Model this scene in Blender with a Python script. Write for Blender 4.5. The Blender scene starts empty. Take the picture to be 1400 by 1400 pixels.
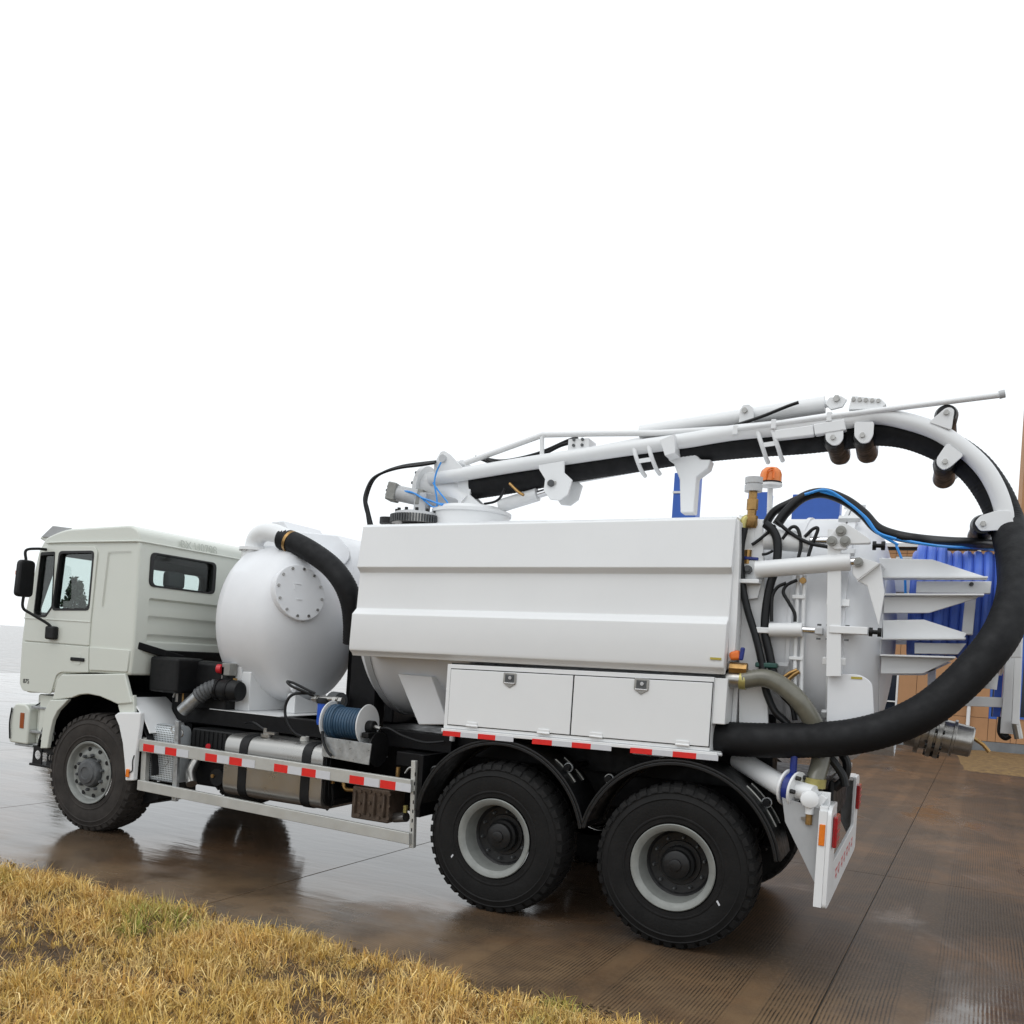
# A wet yard with a vacuum tanker truck: everything is built in mesh code.
import bpy, bmesh, math, random
import numpy as np
from mathutils import Vector, Matrix

random.seed(7)
rng = np.random.default_rng(7)
scene = bpy.context.scene
COL = scene.collection
PI = math.pi

# ------------------------------------------------------------------ camera
CAM = Vector((1.5585, -6.1953, 1.9594))
yaw, pitch, roll = math.radians(-25.0593), math.radians(-0.0706), math.radians(3.8015)
fw = Vector((math.sin(yaw)*math.cos(pitch), math.cos(yaw)*math.cos(pitch), math.sin(pitch)))
rt0 = Vector((math.cos(yaw), -math.sin(yaw), 0)); up0 = rt0.cross(fw)
rt = rt0*math.cos(roll) + up0*math.sin(roll); up = -rt0*math.sin(roll) + up0*math.cos(roll)
cam_data = bpy.data.cameras.new('camera'); cam = bpy.data.objects.new('camera', cam_data); COL.objects.link(cam)
M = Matrix((rt, up, -fw)).transposed().to_4x4(); M.translation = CAM
cam.matrix_world = M
cam_data.sensor_width = 36.0; cam_data.lens = 1227.28/1400*36.0
cam_data.shift_y = 200/1400
cam_data.clip_start = 0.05; cam_data.clip_end = 3000
scene.camera = cam

# ------------------------------------------------------------------ overcast sky
world = bpy.data.worlds.new('World'); scene.world = world; world.use_nodes = True
wn = world.node_tree.nodes; wl = world.node_tree.links
for n_ in list(wn): wn.remove(n_)
sky_t = wn.new('ShaderNodeTexSky'); sky_t.sky_type = 'NISHITA'; sky_t.sun_disc = False
sky_t.sun_elevation = math.radians(52); sky_t.sun_rotation = math.radians(200)
bg_sky = wn.new('ShaderNodeBackground'); bg_sky.inputs['Strength'].default_value = 0.05
bg_cloud = wn.new('ShaderNodeBackground'); bg_cloud.inputs['Color'].default_value = (0.94, 0.975, 1.0, 1)
bg_cloud.inputs['Strength'].default_value = 1.25
mixw = wn.new('ShaderNodeMixShader'); mixw.inputs[0].default_value = 0.93
outw = wn.new('ShaderNodeOutputWorld')
wl.new(sky_t.outputs[0], bg_sky.inputs['Color']); wl.new(bg_sky.outputs[0], mixw.inputs[1])
wl.new(bg_cloud.outputs[0], mixw.inputs[2]); wl.new(mixw.outputs[0], outw.inputs[0])

sun_d = bpy.data.lights.new('sun', 'SUN'); sun_d.energy = 0.55; sun_d.angle = math.radians(35); sun_d.color = (1.0, 0.98, 0.96)
sun = bpy.data.objects.new('sun', sun_d); COL.objects.link(sun)
sd = Vector((0.35, 0.75, -1.15)).normalized()
sun.rotation_euler = sd.to_track_quat('-Z', 'Y').to_euler()

scene.view_settings.view_transform = 'Standard'; scene.view_settings.look = 'None'
scene.view_settings.gamma = 1.0; scene.view_settings.use_curve_mapping = False
scene.view_settings.exposure = 0.0
scene.render.engine = 'CYCLES'
scene.cycles.max_bounces = 8; scene.cycles.transparent_max_bounces = 16

# ------------------------------------------------------------------ materials
MATS = {}
def mat(name, base, rough=0.5, metal=0.0, var=0.0, vscale=3.0, bump=0.0, bscale=60.0, coat=0.0, var_col=None, spec=None, rvar=0.0):
    """Principled material with noise-driven colour variation (var), roughness variation and fine bump."""
    m = bpy.data.materials.new(name); m.use_nodes = True
    nt = m.node_tree; N = nt.nodes; L = nt.links
    b = N['Principled BSDF']
    b.inputs['Base Color'].default_value = (*base, 1); b.inputs['Roughness'].default_value = rough
    b.inputs['Metallic'].default_value = metal
    if coat: b.inputs['Coat Weight'].default_value = coat; b.inputs['Coat Roughness'].default_value = 0.08
    if spec is not None: b.inputs['Specular IOR Level'].default_value = spec
    tc = N.new('ShaderNodeTexCoord')
    if var > 0:
        nz = N.new('ShaderNodeTexNoise'); nz.inputs['Scale'].default_value = vscale; nz.inputs['Detail'].default_value = 6
        nz.inputs['Roughness'].default_value = 0.65
        L.new(tc.outputs['Object'], nz.inputs['Vector'])
        cr = N.new('ShaderNodeValToRGB'); cr.color_ramp.elements[0].position = 0.35; cr.color_ramp.elements[1].position = 0.68
        d = var_col if var_col else tuple(c*(1-var) for c in base)
        cr.color_ramp.elements[0].color = (*d, 1); cr.color_ramp.elements[1].color = (*base, 1)
        L.new(nz.outputs['Fac'], cr.inputs['Fac']); L.new(cr.outputs['Color'], b.inputs['Base Color'])
    if rvar > 0:
        n3 = N.new('ShaderNodeTexNoise'); n3.inputs['Scale'].default_value = vscale*2.3; n3.inputs['Detail'].default_value = 5
        L.new(tc.outputs['Object'], n3.inputs['Vector'])
        mr = N.new('ShaderNodeMapRange'); mr.inputs[1].default_value = 0.3; mr.inputs[2].default_value = 0.7
        mr.inputs[3].default_value = max(0.03, rough-rvar); mr.inputs[4].default_value = min(1, rough+rvar)
        L.new(n3.outputs['Fac'], mr.inputs[0]); L.new(mr.outputs[0], b.inputs['Roughness'])
    if bump > 0:
        n2 = N.new('ShaderNodeTexNoise'); n2.inputs['Scale'].default_value = bscale; n2.inputs['Detail'].default_value = 4
        L.new(tc.outputs['Object'], n2.inputs['Vector'])
        bp = N.new('ShaderNodeBump'); bp.inputs['Strength'].default_value = bump; bp.inputs['Distance'].default_value = 0.01
        L.new(n2.outputs['Fac'], bp.inputs['Height']); L.new(bp.outputs['Normal'], b.inputs['Normal'])
    MATS[name] = m
    return m

mat('white_paint', (0.80, 0.81, 0.815), 0.38, var=0.03, vscale=1.6, coat=0.15, bump=0.03, bscale=9, rvar=0.08)
mat('tank_white', (0.79, 0.80, 0.82), 0.40, var=0.05, vscale=2.2, bump=0.05, bscale=5, rvar=0.1)
mat('cab_paint', (0.66, 0.685, 0.625), 0.30, var=0.02, vscale=1.2, coat=0.35)
mat('grey_paint', (0.42, 0.43, 0.44), 0.5, var=0.12, vscale=5)
mat('chassis_black', (0.005, 0.005, 0.006), 0.5, var=0.4, vscale=7, rvar=0.15, spec=0.22)
mat('plastic_black', (0.008, 0.0085, 0.0095), 0.5, var=0.3, vscale=9, rvar=0.12, spec=0.3)
mat('guard_rubber', (0.006, 0.0062, 0.007), 0.40, spec=0.4, var=0.35, vscale=10, bump=0.15, bscale=40, rvar=0.12)
mat('tyre_rubber', (0.011, 0.0105, 0.0105), 0.7, var=0.45, vscale=6, bump=0.25, bscale=60, var_col=(0.006, 0.006, 0.006), spec=0.25)
mat('tyre_dusty', (0.046, 0.040, 0.036), 0.8, spec=0.3, var=0.5, vscale=5, bump=0.2, bscale=70)
mat('hose_rubber', (0.0050, 0.0053, 0.0068), 0.66, var=0.35, vscale=6, bump=0.12, bscale=50, rvar=0.1, spec=0.35)
mat('line_rubber', (0.007, 0.0075, 0.009), 0.38, var=0.3, vscale=20, spec=0.35)
mat('olive_hose', (0.17, 0.165, 0.13), 0.3, var=0.25, vscale=14, coat=0.3)
mat('rim_grey', (0.27, 0.28, 0.265), 0.45, metal=0.1, var=0.25, vscale=9, rvar=0.1)
mat('hub_dark', (0.014, 0.014, 0.015), 0.45, spec=0.4, var=0.5, vscale=14, bump=0.2, bscale=30)
mat('hub_grey', (0.10, 0.105, 0.11), 0.5, var=0.4, vscale=14)
mat('aluminium', (0.55, 0.55, 0.52), 0.42, metal=0.35, var=0.12, vscale=6, bump=0.05, bscale=30, rvar=0.1)
mat('galvanised', (0.50, 0.52, 0.53), 0.38, metal=0.7, var=0.35, vscale=14, rvar=0.12)
mat('tank_metal', (0.42, 0.415, 0.40), 0.30, metal=0.92, var=0.07, vscale=2, rvar=0.06)
mat('chrome', (0.75, 0.75, 0.76), 0.12, metal=1.0)
mat('stainless', (0.45, 0.44, 0.42), 0.28, metal=0.9, var=0.25, vscale=30)
mat('brass', (0.45, 0.27, 0.10), 0.35, metal=0.8, var=0.3, vscale=25)
mat('bronze_pump', (0.16, 0.115, 0.085), 0.45, metal=0.4, var=0.45, vscale=14, bump=0.2, bscale=40)
mat('yellow_clamp', (0.50, 0.44, 0.16), 0.35, metal=0.5, var=0.2, vscale=20)
mat('sticker_yellow', (0.45, 0.36, 0.05), 0.5)
mat('red_tape', (0.75, 0.02, 0.015), 0.35, var=0.1, vscale=30)
mat('white_tape', (0.62, 0.63, 0.66), 0.35, var=0.05, vscale=30)
mat('red_lens', (0.45, 0.015, 0.02), 0.2, var=0.35, vscale=60, coat=0.5)
mat('amber_lens', (0.85, 0.22, 0.02), 0.25, coat=0.4, var=0.15, vscale=40)
mat('dark_amber', (0.30, 0.07, 0.015), 0.25, coat=0.4)
mat('orange_plastic', (0.88, 0.20, 0.03), 0.35, var=0.1, vscale=20)
mat('red_knob', (0.55, 0.02, 0.03), 0.3)
mat('blue_plastic', (0.02, 0.10, 0.55), 0.35, var=0.1, vscale=20)
mat('navy_steel', (0.012, 0.03, 0.22), 0.35, var=0.25, vscale=20)
mat('blue_hose', (0.10, 0.20, 0.72), 0.42, var=0.15, vscale=6)
mat('blue_hose_dark', (0.035, 0.085, 0.15), 0.35, var=0.2, vscale=10)
mat('air_line_blue', (0.04, 0.30, 0.78), 0.35)
mat('green_clamp', (0.015, 0.07, 0.055), 0.45)
mat('grey_cast', (0.32, 0.32, 0.30), 0.5, metal=0.3, var=0.25, vscale=20, bump=0.15, bscale=60)
mat('interior', (0.022, 0.023, 0.025), 0.8, var=0.2, vscale=8)
mat('seat_cloth', (0.06, 0.065, 0.07), 0.9, var=0.2, vscale=20)
mat('seal_rubber', (0.010, 0.010, 0.011), 0.5)
mat('grey_cap', (0.55, 0.56, 0.57), 0.4, var=0.1, vscale=20)
mat('lettering_black', (0.02, 0.02, 0.02), 0.4)
mat('red_print', (0.55, 0.08, 0.08), 0.5)
mat('pencil_mark', (0.46, 0.485, 0.435), 0.6)

def glass_mat(name, tint):
    m = bpy.data.materials.new(name); m.use_nodes = True
    nt = m.node_tree; N = nt.nodes; L = nt.links
    for n_ in list(N): N.remove(n_)
    o = N.new('ShaderNodeOutputMaterial'); mx = N.new('ShaderNodeMixShader')
    t = N.new('ShaderNodeBsdfTransparent'); t.inputs[0].default_value = (*tint, 1)
    g = N.new('ShaderNodeBsdfGlossy'); g.inputs['Roughness'].default_value = 0.02
    f = N.new('ShaderNodeFresnel'); gm_ = N.new('ShaderNodeNewGeometry'); mr_ = N.new('ShaderNodeMapRange')
    mr_.inputs[3].default_value = 1.5; mr_.inputs[4].default_value = 1/1.5; L.new(gm_.outputs['Backfacing'], mr_.inputs[0]); L.new(mr_.outputs[0], f.inputs[0])
    L.new(f.outputs[0], mx.inputs[0]); L.new(t.outputs[0], mx.inputs[1]); L.new(g.outputs[0], mx.inputs[2]); L.new(mx.outputs[0], o.inputs[0])
    MATS[name] = m
glass_mat('cab_glass', (0.88, 0.92, 0.91))

# ------------------------------------------------------------------ mesh helpers
def cat_rom(pts, per=8):
    """Smooth curve through the points (centripetal-like Catmull-Rom)."""
    P = [Vector(p) for p in pts]
    if len(P) < 3: return P
    P = [P[0]*2-P[1]] + P + [P[-1]*2-P[-2]]
    out = []
    for i in range(1, len(P)-2):
        p0, p1, p2, p3 = P[i-1:i+3]
        for k in range(per):
            t = k/per
            out.append(0.5*((2*p1)+(-p0+p2)*t+(2*p0-5*p1+4*p2-p3)*t*t+(-p0+3*p1-3*p2+p3)*t**3))
    out.append(P[-2])
    return out

def resample(P, step):
    out = [P[0].copy()]; acc = 0.0
    for a, b in zip(P[:-1], P[1:]):
        d = (b-a).length
        if d == 0: continue
        t = step-acc
        while t <= d:
            out.append(a.lerp(b, t/d)); t += step
        acc = d-(t-step)
    return out

def roundpoly(poly, r, n=4):
    """2D polygon with rounded corners; r a number or one per corner."""
    out = []; k = len(poly)
    for i in range(k):
        p = Vector(poly[i]); a = Vector(poly[i-1])-p; b = Vector(poly[(i+1) % k])-p
        ri = r[i] if isinstance(r, (list, tuple)) else r
        ri = min(ri, a.length*0.45, b.length*0.45)
        if ri < 1e-4: out.append(tuple(p)); continue
        A = p+a.normalized()*ri; B = p+b.normalized()*ri
        for j in range(n+1):
            t = j/n
            out.append(tuple((1-t)**2*A+2*t*(1-t)*p+t*t*B))
    return out

def frame_of(d):
    d = d.normalized(); h = Vector((0, 0, 1)) if abs(d.z) < 0.9 else Vector((1, 0, 0))
    u = d.cross(h).normalized(); v = u.cross(d).normalized()
    return u, v

class MB:
    """Collects shapes; build() links them as one mesh object."""
    def __init__(s): s.v = []; s.f = []
    def add(s, verts, faces):
        o = len(s.v); s.v += [tuple(p) for p in verts]; s.f += [tuple(i+o for i in f) for f in faces]; return s
    def box(s, x0, x1, y0, y1, z0, z1):
        V = [(x, y, z) for x in (x0, x1) for y in (y0, y1) for z in (z0, z1)]
        return s.add(V, [(0, 1, 3, 2), (4, 6, 7, 5), (0, 4, 5, 1), (2, 3, 7, 6), (0, 2, 6, 4), (1, 5, 7, 3)])
    def quadbox(s, c8):
        return s.add(c8, [(0, 3, 2, 1), (4, 5, 6, 7), (0, 1, 5, 4), (1, 2, 6, 5), (2, 3, 7, 6), (3, 0, 4, 7)])
    def bar(s, a, b, w, h, upv=(0, 0, 1)):
        a = Vector(a); b = Vector(b); d = (b-a).normalized(); upv = Vector(upv)
        u = d.cross(upv)
        if u.length < 1e-5: u = d.cross(Vector((1, 0, 0)))
        u.normalize(); v = u.cross(d).normalized(); u = u*w/2; v = v*h/2
        return s.quadbox([a-u-v, a+u-v, a+u+v, a-u+v, b-u-v, b+u-v, b+u+v, b-u+v])
    def prism(s, poly, ax, a0, a1):
        """2D polygon extruded along axis ax from a0 to a1. poly holds the two other coordinates in order."""
        def P(p, a):
            return {'x': (a, p[0], p[1]), 'y': (p[0], a, p[1]), 'z': (p[0], p[1], a)}[ax]
        n = len(poly)
        V = [P(p, a0) for p in poly]+[P(p, a1) for p in poly]
        F = [tuple(range(n-1, -1, -1)), tuple(range(n, 2*n))]+[(i, (i+1) % n, n+(i+1) % n, n+i) for i in range(n)]
        return s.add(V, F)
    def ring(s, outer, inner, ax, a0, a1):
        """Closed frame between two polygons with equally many points."""
        def P(p, a):
            return {'x': (a, p[0], p[1]), 'y': (p[0], a, p[1]), 'z': (p[0], p[1], a)}[ax]
        n = len(outer)
        V = [P(p, a) for a in (a0, a1) for q in (outer, inner) for p in q]
        F = []
        for i in range(n):
            j = (i+1) % n
            F += [(i, j, n+j, n+i), (2*n+i, 3*n+i, 3*n+j, 2*n+j), (i, 2*n+i, 2*n+j, j), (n+i, n+j, 3*n+j, 3*n+i)]
        return s.add(V, F)
    def tube(s, pts, r, n=12, smooth=0, step=None, rib=0.0, caps=True):
        P = [Vector(p) for p in pts]
        if smooth: P = cat_rom(P, smooth)
        if step: P = resample(P, step)
        m = len(P)
        R = list(np.interp(np.linspace(0, 1, m), np.linspace(0, 1, len(r)), r)) if isinstance(r, (list, tuple)) else [r]*m
        d0 = (P[1]-P[0]).normalized(); u, v = frame_of(d0); V = []; F = []
        for i in range(m):
            d = (P[min(i+1, m-1)]-P[max(i-1, 0)]).normalized()
            u = (u-d*u.dot(d)).normalized(); v = d.cross(u)
            ri = R[i]*(1+rib*(1 if i % 2 else -1))
            for k in range(n):
                a = 2*PI*k/n; V.append(P[i]+(u*math.cos(a)+v*math.sin(a))*ri)
        for i in range(m-1):
            for k in range(n):
                k2 = (k+1) % n; F.append((i*n+k, i*n+k2, (i+1)*n+k2, (i+1)*n+k))
        if caps: F += [tuple(range(n-1, -1, -1)), tuple((m-1)*n+k for k in range(n))]
        return s.add(V, F)
    def lathe(s, prof, org, axis, n=32, a0=0.0, a1=2*PI, sx=1.0, sy=1.0, upv=None, caps=True):
        """prof: (radius, height along axis). A full turn or a sector from a0 to a1."""
        d = Vector(axis).normalized(); org = Vector(org)
        if upv is not None:
            v = Vector(upv); v = (v-d*v.dot(d)).normalized(); u = v.cross(d)
        else: u, v = frame_of(d)
        full = abs(a1-a0-2*PI) < 1e-6; cols = n if full else n+1; V = []; F = []; m = len(prof)
        for (r, h) in prof:
            for k in range(cols):
                a = a0+(a1-a0)*k/n; V.append(org+d*h+u*(r*sx*math.cos(a))+v*(r*sy*math.sin(a)))
        for i in range(m-1):
            for k in range(n):
                k2 = (k+1) % cols
                if prof[i][0] < 1e-6: F.append((i*cols, (i+1)*cols+k2, (i+1)*cols+k)) if prof[i+1][0] > 1e-6 else None
                elif prof[i+1][0] < 1e-6: F.append((i*cols+k, i*cols+k2, (i+1)*cols))
                else: F.append((i*cols+k, i*cols+k2, (i+1)*cols+k2, (i+1)*cols+k))
        if full and caps and prof[0] != prof[-1]:
            if prof[0][0] > 1e-6: F.append(tuple(range(n-1, -1, -1)))
            if prof[-1][0] > 1e-6: F.append(tuple((m-1)*cols+k for k in range(n)))
        return s.add(V, F)
    def cyl(s, a, b, r, n=16):
        a = Vector(a); b = Vector(b); return s.lathe([(r, 0), (r, (b-a).length)], a, b-a, n)
    def sector(s, cx, cz, ri, ro, y0, y1, a0, a1, n=28):
        """Curved plate round the y axis between two angles (a mudguard)."""
        V = []; F = []
        for k in range(n+1):
            a = a0+(a1-a0)*k/n; c, q = math.cos(a), math.sin(a)
            V += [(cx+ri*c, y0, cz+ri*q), (cx+ro*c, y0, cz+ro*q), (cx+ro*c, y1, cz+ro*q), (cx+ri*c, y1, cz+ri*q)]
        for k in range(n):
            b = 4*k
            for i in range(4): F.append((b+i, b+(i+1) % 4, b+4+(i+1) % 4, b+4+i))
        F += [(0, 3, 2, 1), (4*n, 4*n+1, 4*n+2, 4*n+3)]
        return s.add(V, F)
    def mesh(s, name, smooth=35, loc=(0, 0, 0)):
        me = bpy.data.meshes.new(name)
        L = Vector(loc)
        me.from_pydata([Vector(p)-L for p in s.v], [], [f for f in s.f if len(set(f)) > 2]); me.validate()
        bm = bmesh.new(); bm.from_mesh(me); bmesh.ops.recalc_face_normals(bm, faces=bm.faces); bm.to_mesh(me); bm.free()
        if smooth:
            me.shade_smooth(); me.set_sharp_from_angle(angle=math.radians(smooth))
        return me
    def build(s, name, m, parent=None, bevel=0.0, smooth=35, loc=(0, 0, 0), seg=2):
        return link(name, s.mesh(name, smooth, loc), m, parent, bevel, loc, seg)

def world_loc(o):
    v = Vector((0, 0, 0))
    while o is not None: v += o.location; o = o.parent
    return v

def link(name, me, m, parent=None, bevel=0.0, loc=(0, 0, 0), seg=2):
    o = bpy.data.objects.new(name, me); COL.objects.link(o)
    if m: me.materials.append(MATS[m])
    o.parent = parent; o.location = Vector(loc)-world_loc(parent)
    if bevel:
        b = o.modifiers.new('bevel', 'BEVEL'); b.width = bevel; b.segments = seg; b.limit_method = 'ANGLE'; b.angle_limit = math.radians(40)
        b.harden_normals = True
    return o

def tag(o, label=None, cat=None, group=None, kind=None):
    for k, v in (('label', label), ('category', cat), ('group', group), ('kind', kind)):
        if v: o[k] = v
    return o

def bake(o):
    """Apply an object's modifiers to its mesh."""
    dg = bpy.context.evaluated_depsgraph_get()
    me = bpy.data.meshes.new_from_object(o.evaluated_get(dg)); old = o.data
    o.modifiers.clear(); o.data = me; bpy.data.meshes.remove(old)
    return o

def cut(o, cutters):
    for c in cutters:
        b = o.modifiers.new('cut', 'BOOLEAN'); b.operation = 'DIFFERENCE'; b.object = c; b.solver = 'EXACT'; b.material_mode = 'TRANSFER'
    bake(o)
    o.data.shade_smooth(); o.data.set_sharp_from_angle(angle=math.radians(30))
    w = o.modifiers.new('weighted', 'WEIGHTED_NORMAL'); w.keep_sharp = True; w.weight = 100
    return o

def drop(objs):
    for c in objs:
        me = c.data; bpy.data.objects.remove(c); bpy.data.meshes.remove(me)

def hexnut(mb, c, axis, r, h):
    mb.lathe([(r, 0), (r, h)], c, axis, 6)

def rect(x0, x1, z0, z1): return [(x0, z0), (x1, z0), (x1, z1), (x0, z1)]

# ================================================================== SETTING
def vnoise(x, y, seed=0):
    """Value noise on arrays."""
    x = np.asarray(x, float); y = np.asarray(y, float)
    xi = np.floor(x).astype(np.int64); yi = np.floor(y).astype(np.int64); fx = x-xi; fy = y-yi
    fx = fx*fx*(3-2*fx); fy = fy*fy*(3-2*fy)
    def h(a, b):
        n = (a*374761393+b*668265263+seed*982451653) & 0x7fffffff
        n = ((n ^ (n >> 13))*1274126177) & 0x7fffffff
        return ((n ^ (n >> 16)) & 0xffff)/65535.0
    return (h(xi, yi)*(1-fx)+h(xi+1, yi)*fx)*(1-fy)+(h(xi, yi+1)*(1-fx)+h(xi+1, yi+1)*fx)*fy
def fbm(x, y, seed=0):
    return (vnoise(x, y, seed)+0.5*vnoise(x*2.1, y*2.1, seed+1)+0.25*vnoise(x*4.3, y*4.3, seed+2))/1.75

# ---- wet concrete
def wet_concrete(name, ripple=0.0026, smooth_r=0.06):
    m = bpy.data.materials.new(name); m.use_nodes = True; nt = m.node_tree; N = nt.nodes; L = nt.links
    b = N['Principled BSDF']
    geo = N.new('ShaderNodeNewGeometry'); sep = N.new('ShaderNodeSeparateXYZ'); L.new(geo.outputs['Position'], sep.inputs[0])
    def noise(scale, detail=6, rough=0.6, stretch=None, dist=0.0):
        n = N.new('ShaderNodeTexNoise'); n.inputs['Scale'].default_value = scale; n.inputs['Detail'].default_value = detail
        n.inputs['Roughness'].default_value = rough; n.inputs['Distortion'].default_value = dist
        if stretch:
            mp = N.new('ShaderNodeMapping'); mp.inputs['Scale'].default_value = stretch; L.new(geo.outputs['Position'], mp.inputs['Vector']); L.new(mp.outputs[0], n.inputs['Vector'])
        else: L.new(geo.outputs['Position'], n.inputs['Vector'])
        return n.outputs['Fac']
    def rng_(src, a, b_, c, d):
        r = N.new('ShaderNodeMapRange'); r.interpolation_type = 'SMOOTHSTEP'
        for i, v in enumerate((a, b_, c, d)): r.inputs[i+1].default_value = v
        L.new(src, r.inputs[0]); return r.outputs[0]
    def math_(op, a, b_=None):
        n = N.new('ShaderNodeMath'); n.operation = op
        for i, v in enumerate((a, b_)):
            if v is None: continue
            if isinstance(v, (int, float)): n.inputs[i].default_value = v
            else: L.new(v, n.inputs[i])
        return n.outputs[0]
    def mixc(f, c1, c2):
        n = N.new('ShaderNodeMix'); n.data_type = 'RGBA'
        if isinstance(f, (int, float)): n.inputs[0].default_value = f
        else: L.new(f, n.inputs[0])
        for i, c in ((6, c1), (7, c2)):
            if isinstance(c, tuple): n.inputs[i].default_value = (*c, 1)
            else: L.new(c, n.inputs[i])
        return n.outputs[2]
    big = noise(0.55, 7, 0.62, dist=0.4); mid = noise(3.1, 6, 0.65); fine = noise(38, 4, 0.7)
    col = mixc(rng_(big, 0.36, 0.66, 0, 1), (0.050, 0.036, 0.024), (0.155, 0.086, 0.044))
    col = mixc(rng_(mid, 0.35, 0.72, 0, 0.6), col, (0.058, 0.048, 0.040))
    col = mixc(rng_(fine, 0.42, 0.72, 0, 0.6), col, (0.150, 0.100, 0.062))
    sand = math_('MULTIPLY', rng_(sep.outputs['Y'], 0.35, -1.15, 0, 1), rng_(noise(1.3, 6, 0.6), 0.33, 0.60, 0.15, 1.0))
    col = mixc(sand, col, (0.19, 0.125, 0.070))
    # water film
    wn_ = noise(0.8, 5, 0.6, (1.0, 0.45, 1.0), 0.6)
    wet = math_('ADD', wn_, rng_(sep.outputs['X'], 0.0, -4.5, -0.08, 0.42))
    wet = math_('MULTIPLY', rng_(wet, 0.42, 0.66, 0, 1), math_('SUBTRACT', 1.0, math_('MULTIPLY', sand, 0.5)))
    # broom-finished strips: fine grooves running away from the verge
    sx = math_('SUBTRACT', sep.outputs['X'], math_('MULTIPLY', sep.outputs['Y'], 0.045))
    wob = math_('ADD', sx, math_('MULTIPLY', noise(2.2, 4), 0.022))
    wv = math_('SINE', math_('MULTIPLY', wob, 2*PI/0.0235))
    fr = math_('FRACT', math_('MULTIPLY', math_('ADD', sx, 0.11), 1/0.86))
    strip = math_('MULTIPLY', rng_(fr, 0.04, 0.09, 0, 1), rng_(fr, 0.90, 0.84, 0, 1))
    patch = math_('MULTIPLY', rng_(noise(0.9, 4, 0.6), 0.30, 0.55, 0.3, 1), rng_(noise(9, 5, 0.7), 0.30, 0.62, 0.25, 1))
    dryer = rng_(sep.outputs['X'], -2.6, -0.2, 0.0, 1.0)
    gm = math_('MULTIPLY', math_('MULTIPLY', strip, patch), math_('MULTIPLY', dryer, math_('SUBTRACT', 1.0, math_('MULTIPLY', wet, 0.85))))
    gl = math_('MULTIPLY', gm, rng_(wv, -0.1, 0.8, 0.0, 0.88))
    col = mixc(gl, col, (0.020, 0.016, 0.013))
    col = mixc(math_('MULTIPLY', wet, 0.35), col, (0.035, 0.030, 0.026))
    L.new(col, b.inputs['Base Color'])
    streak = rng_(noise(1.1, 6, 0.68, (0.55, 3.2, 1.0), 0.5), 0.40, 0.68, 0.0, 1.0)
    wet = math_('MULTIPLY', wet, math_('SUBTRACT', 1.0, math_('MULTIPLY', streak, 0.26)))
    ro = N.new('ShaderNodeMix'); ro.inputs[2].default_value = 0.42; ro.inputs[3].default_value = smooth_r
    L.new(wet, ro.inputs[0]); L.new(ro.outputs[0], b.inputs['Roughness'])
    sp_ = N.new('ShaderNodeMix'); sp_.inputs[2].default_value = 0.16; sp_.inputs[3].default_value = 0.75; L.new(wet, sp_.inputs[0]); L.new(sp_.outputs[0], b.inputs['Specular IOR Level'])
    hgt = math_('ADD', math_('MULTIPLY', math_('MULTIPLY', wv, gm), -0.0005), math_('MULTIPLY', fine, math_('ADD', math_('MULTIPLY', wet, -0.00078), 0.0008)))
    rip = math_('MULTIPLY', noise(3.2, 4, 0.55, (0.7, 2.6, 1.0), 0.3), ripple)
    hgt = math_('ADD', hgt, rip)
    bp = N.new('ShaderNodeBump'); bp.inputs['Strength'].default_value = 0.8; bp.inputs['Distance'].default_value = 1.0
    L.new(hgt, bp.inputs['Height']); L.new(bp.outputs['Normal'], b.inputs['Normal'])
    MATS[name] = m
wet_concrete('wet_concrete'); wet_concrete('wet_concrete_far', 0.0004, 0.16)
mat('joint_dirt', (0.026, 0.020, 0.015), 0.4, var=0.3, vscale=12)
mat('soil', (0.13, 0.08, 0.036), 0.95, var=0.55, vscale=9, bump=0.8, bscale=40, var_col=(0.035, 0.022, 0.013))

base = MB(); base.add([(-900, -300, -0.012), (900, -300, -0.012), (900, 1400, -0.012), (-900, 1400, -0.012)], [(0, 1, 2, 3)])
ground = base.build('ground', 'joint_dirt', smooth=0); tag(ground, 'flat yard ground under the concrete slabs', kind='structure')

pav = bpy.data.objects.new('pavement', None); COL.objects.link(pav); tag(pav, 'wet brown concrete yard pavement of large slabs', kind='structure')
YJ = [-1.55, 3.70, 8.9, 14.1, 19.3, 24.9]
def jx(i, y): return 1.095+0.045*y+4.2*i
G = 0.005
def slab(xa, xb, y0, y1, name, parent):
    mb = MB()
    mb.quadbox([(xa(y0)+G, y0+G, -0.011), (xb(y0)-G, y0+G, -0.011), (xb(y1)-G, y1-G, -0.011), (xa(y1)+G, y1-G, -0.011),
                (xa(y0)+G, y0+G, 0), (xb(y0)-G, y0+G, 0), (xb(y1)-G, y1-G, 0), (xa(y1)+G, y1-G, 0)])
    return mb.build(name, 'wet_concrete', parent, bevel=0.003, smooth=0)
for j in range(len(YJ)-1):
    for i in range(-8, 3):
        slab(lambda y, i=i: jx(i, y), lambda y, i=i: jx(i+1, y), YJ[j], YJ[j+1], 'concrete_slab', pav)
far = MB()
far.add([(-900, 24.92, -0.004), (900, 24.92, -0.004), (900, 1400, -0.004), (-900, 1400, -0.004)], [(0, 1, 2, 3)])
far.add([(-900, -1.55, -0.004), (jx(-8, -1.55)-.01, -1.55, -0.004), (jx(-8, 24.92)-.01, 24.92, -0.004), (-900, 24.92, -0.004)], [(0, 1, 2, 3)])
far.add([(jx(3, -1.55)+.01, -1.55, -0.004), (900, -1.55, -0.004), (900, 24.92, -0.004), (jx(3, 24.92)+.01, 24.92, -0.004)], [(0, 1, 2, 3)])
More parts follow.
